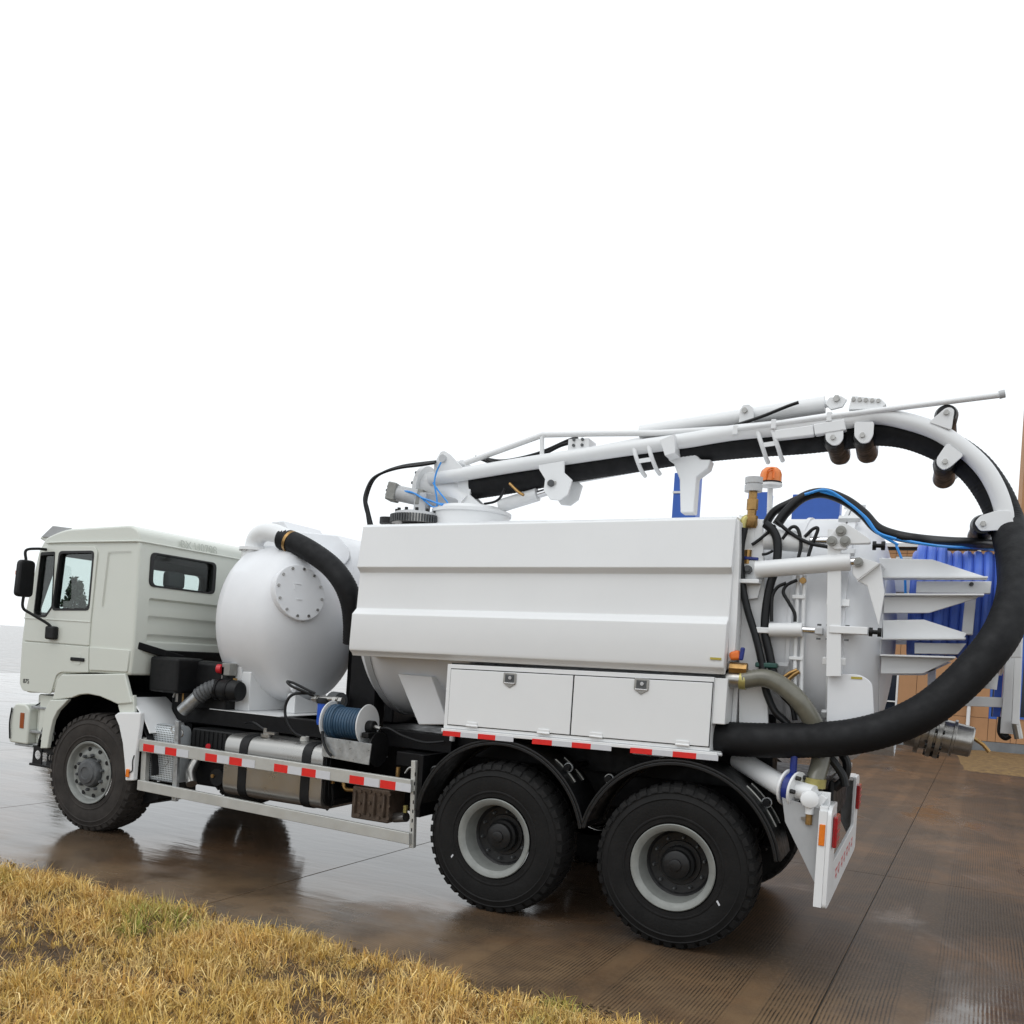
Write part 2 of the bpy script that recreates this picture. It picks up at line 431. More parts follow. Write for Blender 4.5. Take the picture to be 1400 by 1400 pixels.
fo = far.build('pavement_beyond', 'wet_concrete_far', smooth=0); tag(fo, 'wet concrete yard stretching to the horizon', kind='structure')

# ---- grass verge
def verge_edge(x): return -1.36-0.035*(np.asarray(x)+2.5)+0.13*(fbm(np.asarray(x)*1.7, np.asarray(x)*0+3.1, 5)-0.5)*2+0.09*(vnoise(np.asarray(x)*7, np.asarray(x)*0, 9)-0.5)
def verge_h(x, y):
    t = np.clip((verge_edge(x)-y)/0.32, -0.6, 1); t2 = np.clip(t, 0, 1); s = t2*t2*(3-2*t2)
    return -0.012+np.where(t < 0, t*0.03, 0.0)+0.072*s+s*(0.05*(fbm(x*2.2, y*2.2, 21)-0.5)+0.022*(vnoise(x*9, y*9, 23)-0.5))+0.02*np.clip(-y-2.2, 0, 3)
xs = np.concatenate([np.linspace(-60, -8, 20)[:-1], np.arange(-8, 3.5, 0.05), np.linspace(3.5, 60, 22)])
ys = np.concatenate([np.linspace(-60, -5.2, 16)[:-1], np.arange(-5.2, -1.0, 0.04)])
XX, YY = np.meshgrid(xs, ys); ZZ = verge_h(XX, YY)
nx, ny = len(xs), len(ys)
V = np.stack([XX, YY, ZZ], -1).reshape(-1, 3)
idx = np.arange(nx*ny).reshape(ny, nx)
F = np.stack([idx[:-1, :-1], idx[:-1, 1:], idx[1:, 1:], idx[1:, :-1]], -1).reshape(-1, 4)
me = bpy.data.meshes.new('verge_soil'); me.from_pydata(V.tolist(), [], F.tolist()); me.shade_smooth()
vs = link('verge_soil', me, 'soil'); tag(vs, 'bare brown soil bank beneath the dry grass', kind='structure')

m = bpy.data.materials.new('dry_grass'); m.use_nodes = True
b = m.node_tree.nodes['Principled BSDF']; b.inputs['Roughness'].default_value = 0.75; b.inputs['Specular IOR Level'].default_value = 0.2
at = m.node_tree.nodes.new('ShaderNodeAttribute'); at.attribute_name = 'tint'; m.node_tree.links.new(at.outputs['Color'], b.inputs['Base Color'])
MATS['dry_grass'] = m

def make_blades(name, x, y, z, length, width, lean, az, cols):
    """Grass blades as 5-point strips; all inputs arrays."""
    n = len(x); t = rng.uniform(0, 2*PI, n)
    wx, wy = np.cos(t)*width/2, np.sin(t)*width/2
    lx, ly = np.cos(az), np.sin(az)
    def lvl(s):  # point at share s of the length, bending over
        a = lean*s
        return x+lx*length*s*np.sin(a), y+ly*length*s*np.sin(a), z+length*s*np.cos(a)
    p0 = lvl(0.0); p1 = lvl(0.55); p2 = lvl(1.0)
    Vt = np.empty((n, 5, 3))
    Vt[:, 0] = np.stack([p0[0]-wx, p0[1]-wy, p0[2]-0.01], -1); Vt[:, 1] = np.stack([p0[0]+wx, p0[1]+wy, p0[2]-0.01], -1)
    Vt[:, 2] = np.stack([p1[0]+wx*.8, p1[1]+wy*.8, p1[2]], -1); Vt[:, 3] = np.stack([p1[0]-wx*.8, p1[1]-wy*.8, p1[2]], -1)
    Vt[:, 4] = np.stack(p2, -1)
    o = np.arange(n)*5
    loops = np.stack([o, o+1, o+2, o+3, o+3, o+2, o+4], -1).reshape(-1)
    starts = np.stack([np.arange(n)*7, np.arange(n)*7+4], -1).reshape(-1)
    me = bpy.data.meshes.new(name); me.vertices.add(n*5); me.vertices.foreach_set('co', Vt.reshape(-1).astype(np.float32))
    me.loops.add(n*7); me.loops.foreach_set('vertex_index', loops.astype(np.int32))
    me.polygons.add(n*2); me.polygons.foreach_set('loop_start', starts.astype(np.int32))
    me.update(calc_edges=True); me.validate()
    ca = me.color_attributes.new('tint', 'FLOAT_COLOR', 'POINT')
    cc = np.ones((n, 5, 4)); cc[:, :, :3] = cols[:, None, :]
    ca.data.foreach_set('color', cc.reshape(-1).astype(np.float32))
    return me

def grass_field(n_clump, per, x0, x1, y0, y1):
    cx = rng.uniform(x0, x1, n_clump); cy = rng.uniform(y0, y1, n_clump)
    keep = (cy < verge_edge(cx)+0.0)
    dens = fbm(cx*1.6, cy*1.6, 31)
    rim = np.clip((verge_edge(cx)-cy)/0.30, 0, 1)
    keep &= rng.uniform(0, 1, n_clump) < np.clip(rim*0.9+(fbm(cx*3.1, cy*3.1, 91)-0.42)*3.0, 0.05, 1)
    keep &= rng.uniform(0, 1, n_clump) < np.clip((dens-0.27)*5.0, 0.14, 1)
    cx, cy = cx[keep], cy[keep]
    k = rng.integers(per//2, per*2, len(cx)); ci = np.repeat(np.arange(len(cx)), k); n = len(ci)
    rad = rng.uniform(0.012, 0.05, len(cx))[ci]
    a = rng.uniform(0, 2*PI, n); rr = rad*np.sqrt(rng.uniform(0, 1, n))
    x = cx[ci]+np.cos(a)*rr; y = cy[ci]+np.sin(a)*rr
    z = verge_h(x, y)
    hgt = rng.uniform(0.035, 0.115, len(cx))*(0.4+1.2*fbm(cx*2.3, cy*2.3, 41))
    length = hgt[ci]*rng.uniform(0.55, 1.35, n); lean = np.abs(rng.normal(0.62, 0.55, n)); az = a+rng.normal(0, 0.7, n)
    lie = rng.uniform(0, 1, n) < 0.24
    lean = np.where(lie, rng.uniform(1.25, 1.6, n), lean); length = np.where(lie, length*1.5, length)
    width = rng.uniform(0.0030, 0.0085, n)
    g = fbm(cx*1.1+7, cy*1.1, 51)
    green = np.clip((g-0.57)*8, 0, 1)*rng.uniform(0.3, 1, len(cx))
    pal = np.array([(0.66, 0.42, 0.12), (0.90, 0.69, 0.33), (0.38, 0.20, 0.065), (0.73, 0.50, 0.15)])
    base = pal[rng.integers(0, 4, len(cx))][ci]*rng.uniform(0.70, 1.45, (n, 1))
    mixp = pal[rng.integers(0, 4, n)]
    base = base*0.6+mixp*0.4
    gr = np.array([0.22, 0.30, 0.045])*rng.uniform(0.6, 1.3, (n, 1))
    olive = np.clip((fbm(cx*2.7, cy*2.7, 61)-0.45)*1.8, 0, 0.20)[ci][:, None]
    c = base*(1-olive)+np.array([0.50, 0.39, 0.09])*olive
    gg = (green[ci]*(rng.uniform(0, 1, n) < 0.8))[:, None]
    c = c*(1-gg)+gr*gg
    return x, y, z, length, width, lean, az, c
parts = [grass_field(14000, 9, -6.6, 1.4, -3.9, -1.15), grass_field(3000, 9, -8.0, 3.0, -5.0, -1.15)]
# a few taller stems along the rim and outwards
nst = 260; sx_ = rng.uniform(-6, 1.0, nst); sy_ = verge_edge(sx_)-np.abs(rng.normal(0, 0.12, nst)); sz_ = verge_h(sx_, sy_)
parts.append((sx_, sy_, sz_, rng.uniform(0.08, 0.18, nst), rng.uniform(0.002, 0.0035, nst), np.abs(rng.normal(0.5, 0.35, nst)), rng.uniform(0, 2*PI, nst), np.array([0.42, 0.28, 0.10])*rng.uniform(0.7, 1.3, (nst, 1))))
nl_ = 16000; sx_ = rng.uniform(-6.6, 1.4, nl_); sy_ = verge_edge(sx_)+0.06-np.abs(rng.uniform(0, 2.7, nl_)); sz_ = verge_h(sx_, sy_)+0.012
parts.append((sx_, sy_, sz_, rng.uniform(0.03, 0.13, nl_), rng.uniform(0.002, 0.005, nl_), rng.uniform(1.35, 1.62, nl_), rng.uniform(0, 2*PI, nl_), np.array([0.50, 0.31, 0.13])*rng.uniform(0.35, 1.35, (nl_, 1))))
cat_ = [np.concatenate([p[i] for p in parts]) for i in range(8)]
go = link('grass', make_blades('grass', *cat_), 'dry_grass'); tag(go, 'golden dry grass with green tufts on the verge', 'grass', kind='stuff')

# clods and crumbs of soil along the rim of the verge
cl_ = MB()
for k in range(420):
    x = random.uniform(-6.2, 1.0); y = float(verge_edge(np.array([x]))[0])+random.gauss(0.02, 0.07); r = random.uniform(0.004, 0.022)*(0.5 if y > -1.25 else 1)
    z = max(0.0, float(verge_h(np.array([x]), np.array([y]))[0]))
    pts = [Vector((random.uniform(0.6, 1.2)*a*r, random.uniform(0.6, 1.2)*b*r, random.uniform(0.5, 0.9)*c*r)) for a, b, c in ((1, 0, 0), (0, 1, 0), (-1, 0, 0), (0, -1, 0), (0, 0, 1), (0, 0, -0.6))]
    cl_.add([Vector((x, y, z+r*0.3))+p for p in pts], [(0, 1, 4), (1, 2, 4), (2, 3, 4), (3, 0, 4), (1, 0, 5), (2, 1, 5), (3, 2, 5), (0, 3, 5)])
co_ = cl_.build('dirt_crumbs', 'soil', None, smooth=0); tag(co_, 'crumbs of brown soil scattered along the rim of the verge', 'soil', kind='stuff')

# ---- dry strip in front of the building
def strip_mesh(x0, x1, y0, y1):
    xs = np.linspace(x0, x1, 60); ys = np.linspace(y0, y1, 14); XX, YY = np.meshgrid(xs, ys)
    e = np.minimum.reduce([(YY-y0)/0.8, (XX-x0)/0.8, np.ones_like(XX)]); ZZ = 0.09*np.clip(e, 0, 1)+0.05*(fbm(XX*1.5, YY*1.5, 71)-0.5)*np.clip(e, 0, 1)-0.02
    idx = np.arange(XX.size).reshape(XX.shape)
    F = np.stack([idx[:-1, :-1], idx[:-1, 1:], idx[1:, 1:], idx[1:, :-1]], -1).reshape(-1, 4)
    me = bpy.data.meshes.new('dry_strip'); me.from_pydata(np.stack([XX, YY, ZZ], -1).reshape(-1, 3).tolist(), [], F.tolist()); me.shade_smooth(); return me
mat('dry_turf', (0.26, 0.165, 0.06), 0.95, var=0.6, vscale=7, bump=1.0, bscale=30, var_col=(0.12, 0.07, 0.03))
ds = link('dry_strip', strip_mesh(2.2, 16, 17.3, 24.85), 'dry_turf'); tag(ds, 'dry turf strip along the foot of the tan building', kind='structure')

# ---- tan building with blue windows
mat('tan_render', (0.44, 0.235, 0.115), 0.85, var=0.12, vscale=1.4, bump=0.15, bscale=25)
mat('plinth_grey', (0.20, 0.21, 0.22), 0.8, var=0.25, vscale=3)
mat('window_dark', (0.012, 0.018, 0.03), 0.12, var=0.2, vscale=2)
mat('frame_white', (0.70, 0.70, 0.70), 0.45)
mat('panel_blue', (0.03, 0.12, 0.50), 0.4, var=0.12, vscale=2)
mat('roof_grey', (0.30, 0.31, 0.32), 0.8, var=0.2, vscale=2)
bld = bpy.data.objects.new('building', None); COL.objects.link(bld); bld.location = (4, 25, 0)
tag(bld, 'tan rendered building with blue windows standing behind the tanker tail', 'building')
YF = 25.0
def B(name, m, x0, x1, y0, y1, z0, z1, parent=bld, bev=0.0): return MB().box(x0, x1, y0, y1, z0, z1).build(name, m, parent, bevel=bev, smooth=0)
TX0 = 3.84   # left corner of the taller wing
core = MB(); core.box(-8.0, TX0, YF+0.16, YF+9, 0, 6.3); core.box(TX0+0.002, 15, YF+0.16, YF+1.6, 0, 13.0)
shell = core.build('inner_shell', 'joint_dirt', bld, smooth=0)
B('plinth', 'plinth_grey', -8.1, 15.1, YF-0.06, YF+0.15, 0.0, 0.34)
wins = []   # x0,x1,z0,z1
WIN = [(0.30, 1.15, 4.6, 6.0), (-0.35, 0.62, 0.36, 2.35), (3.22, 3.44, 1.05, 3.0), (TX0+0.16, 5.8, 9.05, 10.25), (TX0+0.16, 5.8, 7.35, 9.0), (TX0+0.16, 5.8, 1.1, 5.6),
       (6.6, 8.4, 9.05, 10.25), (6.6, 8.4, 7.35, 9.0), (6.6, 8.4, 1.1, 5.6), (-3.6, -2.0, 1.1, 3.0), (-6.6, -5.0, 1.1, 3.0), (-3.6, -2.0, 4.6, 6.0), (-6.6, -5.0, 4.6, 6.0)]
def facade(x0, x1, z0, z1, colw):
    """Rendered wall panels with open joints, leaving the windows out."""
    W = [w for w in WIN if w[0] >= x0-0.01 and w[1] <= x1+0.01]
    cx = sorted(set([x0, x1]+[round(v, 3) for w in W for v in w[:2]]))
    rows = sorted(set([z0, z1]+[z for z in (1.06, 3.5, 6.1, 8.6, 11.2) if z0 < z < z1]))
    for a, b in zip(cx[:-1], cx[1:]):
        n = max(1, round((b-a)/colw)); ww = [w for w in W if w[0] < (a+b)/2 < w[1]]
        for k in range(n):
            xa = a+(b-a)*k/n; xb = a+(b-a)*(k+1)/n
            segs = [(r0, r1) for r0, r1 in zip(rows[:-1], rows[1:])]
            out = []
            for r0, r1 in segs:
                cur = [(r0, r1)]
                for w in ww:
                    nxt = []
                    for p, q in cur:
                        if w[2] >= q or w[3] <= p: nxt.append((p, q)); continue
                        if w[2] > p: nxt.append((p, w[2]))
                        if w[3] < q: nxt.append((w[3], q))
                    cur = nxt
                out += cur
            for p, q in out:
                if q-p > 0.03: B('wall_panel', 'tan_render', xa+0.006, xb-0.006, YF, YF+0.155, p+0.006, q-0.006, bld, 0.004)
facade(-8.0, TX0, 0.345, 6.2, 3.0); facade(TX0+0.002, 15.0, 0.345, 12.9, 3.0)
B('wing_side', 'tan_render', TX0-0.12, TX0-0.002, YF+0.0, YF+1.6, 6.43, 12.9)
B('roof_coping', 'frame_white', -8.15, TX0-0.13, YF-0.08, YF+9.1, 6.305, 6.42); B('roof_coping', 'frame_white', TX0-0.125, 15.2, YF-0.08, YF+1.7, 13.005, 13.15)
for (a, b, c, d) in WIN:
    w = MB(); t = 0.06
    w.box(a, b, YF+0.02, YF+0.10, c, c+t).box(a, b, YF+0.02, YF+0.10, d-t, d).box(a, a+t, YF+0.02, YF+0.10, c+t, d-t).box(b-t, b, YF+0.02, YF+0.10, c+t, d-t)
    blue = (a in (3.22, TX0+0.16))
    wo = w.build('window', 'panel_blue' if blue else 'frame_white', bld, smooth=0)
    MB().box(a+t*.8, b-t*.8, YF+0.09, YF+0.14, c+t*.8, d-t*.8).build('pane', 'panel_blue' if c == 9.05 else 'window_dark', wo, smooth=0)
    if b-a > 0.8: MB().box((a+b)/2-0.02, (a+b)/2+0.02, YF+0.03, YF+0.088, c+t, d-t).build('mullion', 'frame_white', wo, smooth=0)
    if d-c > 1.2: MB().box(a+t, b-t, YF+0.035, YF+0.084, (c+d)/2-0.02, (c+d)/2+0.02).build('transom', 'frame_white', wo, smooth=0)
dp = MB(); dp.tube([(2.66, YF-0.09, 6.2), (2.66, YF-0.09, 0.35), (2.66, YF-0.12, 0.22), (2.66, YF-0.35, 0.10)], 0.055, 10); dp.build('downpipe', 'frame_white', bld)
for z in (1.4, 3.6, 5.6): MB().box(2.58, 2.74, YF-0.16, YF-0.001, z, z+0.06).build('pipe_bracket', 'frame_white', bld, smooth=0)
B('roof_panel', 'panel_blue', -4.6, -3.86, YF+0.5, YF+1.2, 6.425, 8.25, bld, 0.02); B('roof_panel', 'panel_blue', -3.1, -1.55, YF+0.5, YF+1.2, 6.425, 8.15, bld, 0.02); B('roof_panel', 'panel_blue', -7.28, -6.42, YF+0.5, YF+1.2, 6.425, 9.0, bld, 0.02)
MB().box(-7.30, -6.40, YF+0.47, YF+0.498, 8.25, 8.33).build('panel_trim', 'frame_white', bld, smooth=0)

# ---- trees beyond the yard, seen through the cab glass
mat('bark', (0.09, 0.065, 0.045), 0.9, var=0.4, vscale=10, bump=0.6, bscale=20)
mat('foliage_dark', (0.035, 0.060, 0.030), 0.7, var=0.45, vscale=3)
mat('foliage_mid', (0.060, 0.085, 0.035), 0.7, var=0.45, vscale=3)
def leaves(name, pts, size, m, parent, loc):
    n = len(pts); nrm = rng.normal(0, 1, (n, 3)); nrm /= np.linalg.norm(nrm, axis=1)[:, None]
    t = np.cross(nrm, rng.normal(0, 1, (n, 3))); t /= np.linalg.norm(t, axis=1)[:, None]; u = np.cross(nrm, t)
    s = size*rng.uniform(0.6, 1.4, (n, 1)); V = np.stack([pts-t*s, pts+u*s*0.5, pts+t*s, pts-u*s*0.5], 1).reshape(-1, 3)
    f = np.arange(n*4).reshape(-1, 4)
    me = bpy.data.meshes.new(name); me.from_pydata((V-np.array(loc)).tolist(), [], f.tolist())
    return link(name, me, m, parent, 0, loc)
def conifer(x, y, h, label):
    t = bpy.data.objects.new('conifer_tree', None); COL.objects.link(t); t.location = (x, y, 0); tag(t, label, 'tree', 'trees beyond the yard')
    mb = MB(); mb.tube([(x, y, -0.05), (x+.03, y, h*.5), (x, y, h*.97)], [0.10, 0.06, 0.015], 8)
    for k in range(26):
        z = h*(0.12+0.82*k/26); L_ = (h-z)*0.34+0.05; a = k*2.4
        mb.tube([(x, y, z), (x+math.cos(a)*L_*.6, y+math.sin(a)*L_*.6, z+.03), (x+math.cos(a)*L_, y+math.sin(a)*L_, z-.08)], [0.02, 0.012, 0.005], 5)
    mb.build('trunk', 'bark', t, loc=(x, y, 0))
    n = 3600; k = rng.integers(0, 26, n); z = h*(0.12+0.86*k/26); L_ = (h-z)*0.36+0.08; a = k*2.4+rng.normal(0, 0.5, n); s = np.sqrt(rng.uniform(0, 1, n))
    P = np.stack([x+np.cos(a)*L_*s, y+np.sin(a)*L_*s, z-0.10*s+rng.normal(0, 0.06, n)], -1)
    leaves('crown', P, 0.07, 'foliage_dark', t, (x, y, 0))
def bush(x, y, h, w, label, m='foliage_mid'):
    t = bpy.data.objects.new('broadleaf_tree', None); COL.objects.link(t); t.location = (x, y, 0); tag(t, label, 'tree', 'trees beyond the yard')
    mb = MB(); mb.tube([(x, y, -0.05), (x, y, h*.4), (x+.1, y, h*.7)], [0.12, 0.08, 0.03], 8)
    for k in range(8):
        a = k*2.4; mb.tube([(x, y, h*.35), (x+math.cos(a)*w*.3, y+math.sin(a)*w*.3, h*.6), (x+math.cos(a)*w*.42, y+math.sin(a)*w*.42, h*.8)], [0.04, 0.025, 0.01], 5)
    mb.build('trunk', 'bark', t, loc=(x, y, 0))
    P = []
    for k in range(26):
        a = rng.uniform(0, 2*PI); r = w*0.5*math.sqrt(rng.uniform(0, 1))*.85; c = np.array([x+math.cos(a)*r, y+math.sin(a)*r, h*rng.uniform(0.32, 0.86)])
        P.append(c+rng.normal(0, 0.18*w/2, (130, 3)))
    P = np.concatenate(P); P = P[P[:, 2] > 0.15]
    leaves('crown', P, 0.09, m, t, (x, y, 0))
conifer(-20.55, 11.6, 3.5, 'small dark conifer seen through the cab door window')
bush(-20.85, 12.6, 2.5, 1.0, 'rounded green tree left of the conifer, seen through the cab glass')
bush(-19.3, 12.0, 2.7, 1.7, 'rounded green tree right of the conifer, seen through the cab glass')

# ================================================================== THE TRUCK
# x runs to the rear, y away from the camera, z up; the near tyre faces stand at y = 0
truck = bpy.data.objects.new('vacuum_truck', None); COL.objects.link(truck); truck.location = (-3.0, 1.25, 0)
tag(truck, 'white six wheeled vacuum tanker truck with boom and thick black suction hose', 'truck')
T = truck
HZ = 0.565
def part(mb, name, m, parent=None, bevel=0.0, smooth=35, loc=(0, 0, 0), seg=2):
    return mb.build(name, m, parent or T, bevel, smooth, loc, seg)

# ---------------------------------------------------------------- wheels
TW, TR = 0.36, 0.578
def tyre_mesh():
    """Tyre about the y axis, outer face at y = 0, with shoulder lugs and sidewall rings."""
    mb = MB()
    prof = [(0.300, 0.030), (0.315, 0.012), (0.345, 0.010), (0.350, 0.004), (0.358, 0.004), (0.364, 0.008), (0.420, 0.000), (0.470, 0.006), (0.478, 0.001), (0.486, 0.006), (0.515, 0.014), (0.522, 0.010), (0.530, 0.017),
            (0.552, 0.036), (0.566, 0.060), (0.568, 0.10), (0.556, 0.104), (0.556, 0.112), (0.568, 0.116), (0.570, 0.175), (0.558, 0.178), (0.558, 0.186), (0.570, 0.19), (0.568, 0.25), (0.556, 0.254), (0.556, 0.262), (0.568, 0.266),
            (0.566, 0.30), (0.552, 0.324), (0.515, 0.346), (0.42, 0.36), (0.35, 0.35), (0.300, 0.33)]
    mb.lathe(prof, (0, 0, 0), (0, 1, 0), 72, caps=False)
    nl = 40
    for k in range(nl):
        for side in (0, 1):
            a0 = 2*PI*(k+0.5*side)/nl; da = 2*PI/nl*0.31
            def P(r, h, a):
                y = h if side == 0 else TW-h
                return (r*math.cos(a), y, r*math.sin(a))
            c = [P(0.528, 0.008, a0-da), P(0.528, 0.008, a0+da), P(0.556, 0.115, a0+da+0.03), P(0.556, 0.115, a0-da+0.03),
                 P(0.562, 0.020, a0-da), P(0.562, 0.020, a0+da), P(0.580, 0.115, a0+da+0.03), P(0.580, 0.115, a0-da+0.03)]
            mb.quadbox([c[0], c[1], c[2], c[3], c[4], c[5], c[6], c[7]])
    for k in range(nl):
        a0 = 2*PI*(k+0.25)/nl; da = 2*PI/nl*0.33
        P = lambda r, y, a: (r*math.cos(a), y, r*math.sin(a))
        mb.quadbox([P(0.556, 0.125, a0-da), P(0.556, 0.125, a0+da), P(0.556, 0.235, a0+da+0.04), P(0.556, 0.235, a0-da+0.04),
                    P(0.579, 0.125, a0-da), P(0.579, 0.125, a0+da), P(0.579, 0.235, a0+da+0.04), P(0.579, 0.235, a0-da+0.04)])
    # press the tread flat where it meets the ground
    mb.v = [(x, y, max(z, -HZ+0.001)) for x, y, z in mb.v]
    return mb.mesh('tyre', 30)
me_tyre = tyre_mesh(); me_tyre.materials.append(MATS['tyre_rubber'])
me_tyre_f = me_tyre.copy(); me_tyre_f.materials.clear(); me_tyre_f.materials.append(MATS['tyre_dusty'])
# rear wheel: deep dish
r_ = MB(); r_.lathe([(0.300, 0.018), (0.304, 0.006), (0.298, 0.0), (0.286, 0.003), (0.268, 0.012), (0.252, 0.030), (0.248, 0.06), (0.243, 0.15), (0.236, 0.18), (0.246, 0.182), (0.258, 0.15), (0.262, 0.06), (0.290, 0.035)], (0, 0, 0), (0, 1, 0), 64, caps=False)
me_rim_r = r_.mesh('rim', 28); me_rim_r.materials.append(MATS['rim_grey'])
r_ = MB(); r_.lathe([(0.247, 0.178), (0.232, 0.186), (0.215, 0.205), (0.160, 0.212), (0.155, 0.20), (0.0, 0.20)], (0, 0, 0), (0, 1, 0), 56, caps=False)
me_disc = r_.mesh('wheel_disc', 28); me_disc.materials.append(MATS['hub_dark'])
r_ = MB(); r_.lathe([(0.125, 0.205), (0.122, 0.150), (0.105, 0.135), (0.098, 0.105), (0.080, 0.095), (0.045, 0.092), (0.042, 0.080), (0.030, 0.076), (0.0, 0.076)], (0, 0, 0), (0, 1, 0), 40)
me_hub_r = r_.mesh('hub', 28); me_hub_r.materials.append(MATS['hub_dark'])
r_ = MB(); r_.lathe([(0.012, 0.0), (0.012, 0.028), (0.008, 0.04), (0.0, 0.04)], (0, 0.212, 0), (0, -1, 0), 6)
me_nut = r_.mesh('wheel_nut', 20); me_nut.materials.append(MATS['hub_grey'])
# front wheel: disc nearly flush, big hub
r_ = MB(); r_.lathe([(0.300, 0.018), (0.304, 0.006), (0.298, 0.0), (0.284, 0.004), (0.272, 0.022), (0.262, 0.05), (0.245, 0.058), (0.222, 0.045), (0.190, 0.034), (0.150, 0.040), (0.140, 0.070), (0.0, 0.070)], (0, 0, 0), (0, 1, 0), 64, caps=False)
me_rim_f = r_.mesh('rim', 28)
me_rim_f.materials.append(MATS['rim_grey'])
r_ = MB(); r_.lathe([(0.138, 0.070), (0.138, 0.010), (0.128, -0.010), (0.104, -0.016), (0.098, -0.03), (0.060, -0.036), (0.056, -0.03), (0.0, -0.03)], (0, 0, 0), (0, 1, 0), 40)
me_hub_f = r_.mesh('hub', 28); me_hub_f.materials.append(MATS['hub_grey'])
r_ = MB(); r_.lathe([(0.017, 0.0), (0.017, 0.022), (0.011, 0.038), (0.0, 0.038)], (0, 0.038, 0), (0, -1, 0), 6)
me_nut_f = r_.mesh('wheel_nut', 20); me_nut_f.materials.append(MATS['hub_grey'])
r_ = MB(); r_.lathe([(0.0, 0.0), (0.021, 0.0), (0.021, 0.006), (0.0, 0.006)], (0, 0.046, 0), (0, -1, 0), 16)
me_vent = r_.mesh('vent_hole', 20); me_vent.materials.append(MATS['plastic_black'])
r_ = MB(); r_.box(-0.006, 0.006, -0.0035, 0.003, -0.018, 0.018); me_tag = r_.mesh('tyre_label', 0); me_tag.materials.append(MATS['white_tape'])

def put(name, me, parent, loc=(0, 0, 0), rot=(0, 0, 0)):
    o = bpy.data.objects.new(name, me); COL.objects.link(o); o.parent = parent; o.location = loc; o.rotation_euler = rot; return o
def wheel(x, near, front):
    y = 0.0 if near else 2.5
    w = put('wheel', me_rim_f if front else me_rim_r, T, Vector((x, y, HZ))-world_loc(T), (0, 0, 0 if near else PI))
    put('tyre', me_tyre_f if front else me_tyre, w)
    if front:
        put('hub', me_hub_f, w)
        for k in range(10):
            a = 2*PI*k/10+0.2; put('wheel_nut', me_nut_f, w, (0.170*math.cos(a), 0, 0.170*math.sin(a)))
        for k in range(10):
            a = 2*PI*k/10+0.51; put('vent_hole', me_vent, w, (0.226*math.cos(a), 0, 0.226*math.sin(a)))
    else:
        put('wheel_disc', me_disc, w); put('hub', me_hub_r, w)
        for k in range(10):
            a = 2*PI*k/10+0.2; put('wheel_nut', me_nut, w, (0.185*math.cos(a), 0, 0.185*math.sin(a)))
        hb = MB()
        put('tyre_label', me_tag, w, (-0.345, 0.006, -0.19) if x < -1 else (0.335, 0.006, -0.19), (0, 0.6 if x < -1 else -0.6, 0))
    return w
for nr in (True, False):
    wheel(0.0, nr, False); wheel(-1.4, nr, False); wheel(-5.80, nr, True)

# ---------------------------------------------------------------- chassis
for y0 in (0.78, 1.64):
    mb = MB(); mb.box(-6.7, 0.95, y0, y0+0.08, 0.80, 1.08); part(mb, 'chassis_rail', 'chassis_black', bevel=0.01)
for x in (-6.3, -4.6, -3.0, -1.9, -0.7, 0.6):
    part(MB().box(x, x+0.12, 0.862, 1.638, 0.84, 1.04), 'cross_member', 'chassis_black', bevel=0.006)
for x in (0.0, -1.4, -5.80):
    mb = MB(); mb.tube([(x, 0.30, HZ), (x, 0.6, HZ), (x, 0.95, HZ), (x, 1.25, HZ), (x, 1.55, HZ), (x, 1.9, HZ), (x, 2.2, HZ)], [0.09, 0.08, 0.10, 0.22, 0.10, 0.08, 0.09], 18)
    part(mb, 'axle', 'chassis_black')
for x in (0.0, -1.4, -5.80):
    for y in (0.55, 1.95):
        mb = MB()
        for k in range(6): mb.box(x-0.62+k*0.07, x+0.62-k*0.07, y-0.045, y+0.045, 0.70-k*0.019, 0.717-k*0.019)
        part(mb, 'leaf_spring', 'chassis_black')
mb = MB(); mb.tube([(-5.6, 1.25, 0.72), (-3.9, 1.25, 0.85), (-1.6, 1.25, 0.62)], 0.06, 12); part(mb, 'drive_shaft', 'chassis_black')
mb = MB(); mb.box(-6.3, -5.0, 0.84, 1.66, 0.72, 1.50); mb.box(-5.05, -4.3, 0.95, 1.55, 0.65, 1.12); part(mb, 'engine_block', 'chassis_black', bevel=0.05)
mb = MB(); mb.box(-5.25, -4.55, 0.45, 0.79, 1.10, 1.72); part(mb, 'engine_cover', 'plastic_black', bevel=0.04)
mb = MB(); mb.box(-5.02, -2.05, 0.44, 0.56, 1.115, 1.265); part(mb, 'subframe_beam', 'chassis_black', bevel=0.008)
mb = MB(); mb.box(-5.02, -2.05, 1.94, 2.06, 1.115, 1.265); part(mb, 'subframe_beam', 'chassis_black', bevel=0.008)
mb = MB(); mb.box(-4.95, 0.9, 0.56, 1.94, 1.10, 1.20); part(mb, 'deck_plate', 'chassis_black', bevel=0.006)
# dark pillar and stand between the tanks
part(MB().box(-3.30, -3.02, 0.70, 0.88, 1.20, 2.5), 'tank_pillar', 'chassis_black', bevel=0.01)
mb = MB(); mb.cyl((-3.42, 0.62, 1.46), (-3.30, 0.58, 1.46), 0.075, 20); part(mb, 'spare_pipe_end', 'hub_grey')
mb = MB(); mb.box(-3.46, -3.22, 0.50, 0.80, 1.267, 1.34); part(mb, 'white_block', 'white_paint', bevel=0.02)
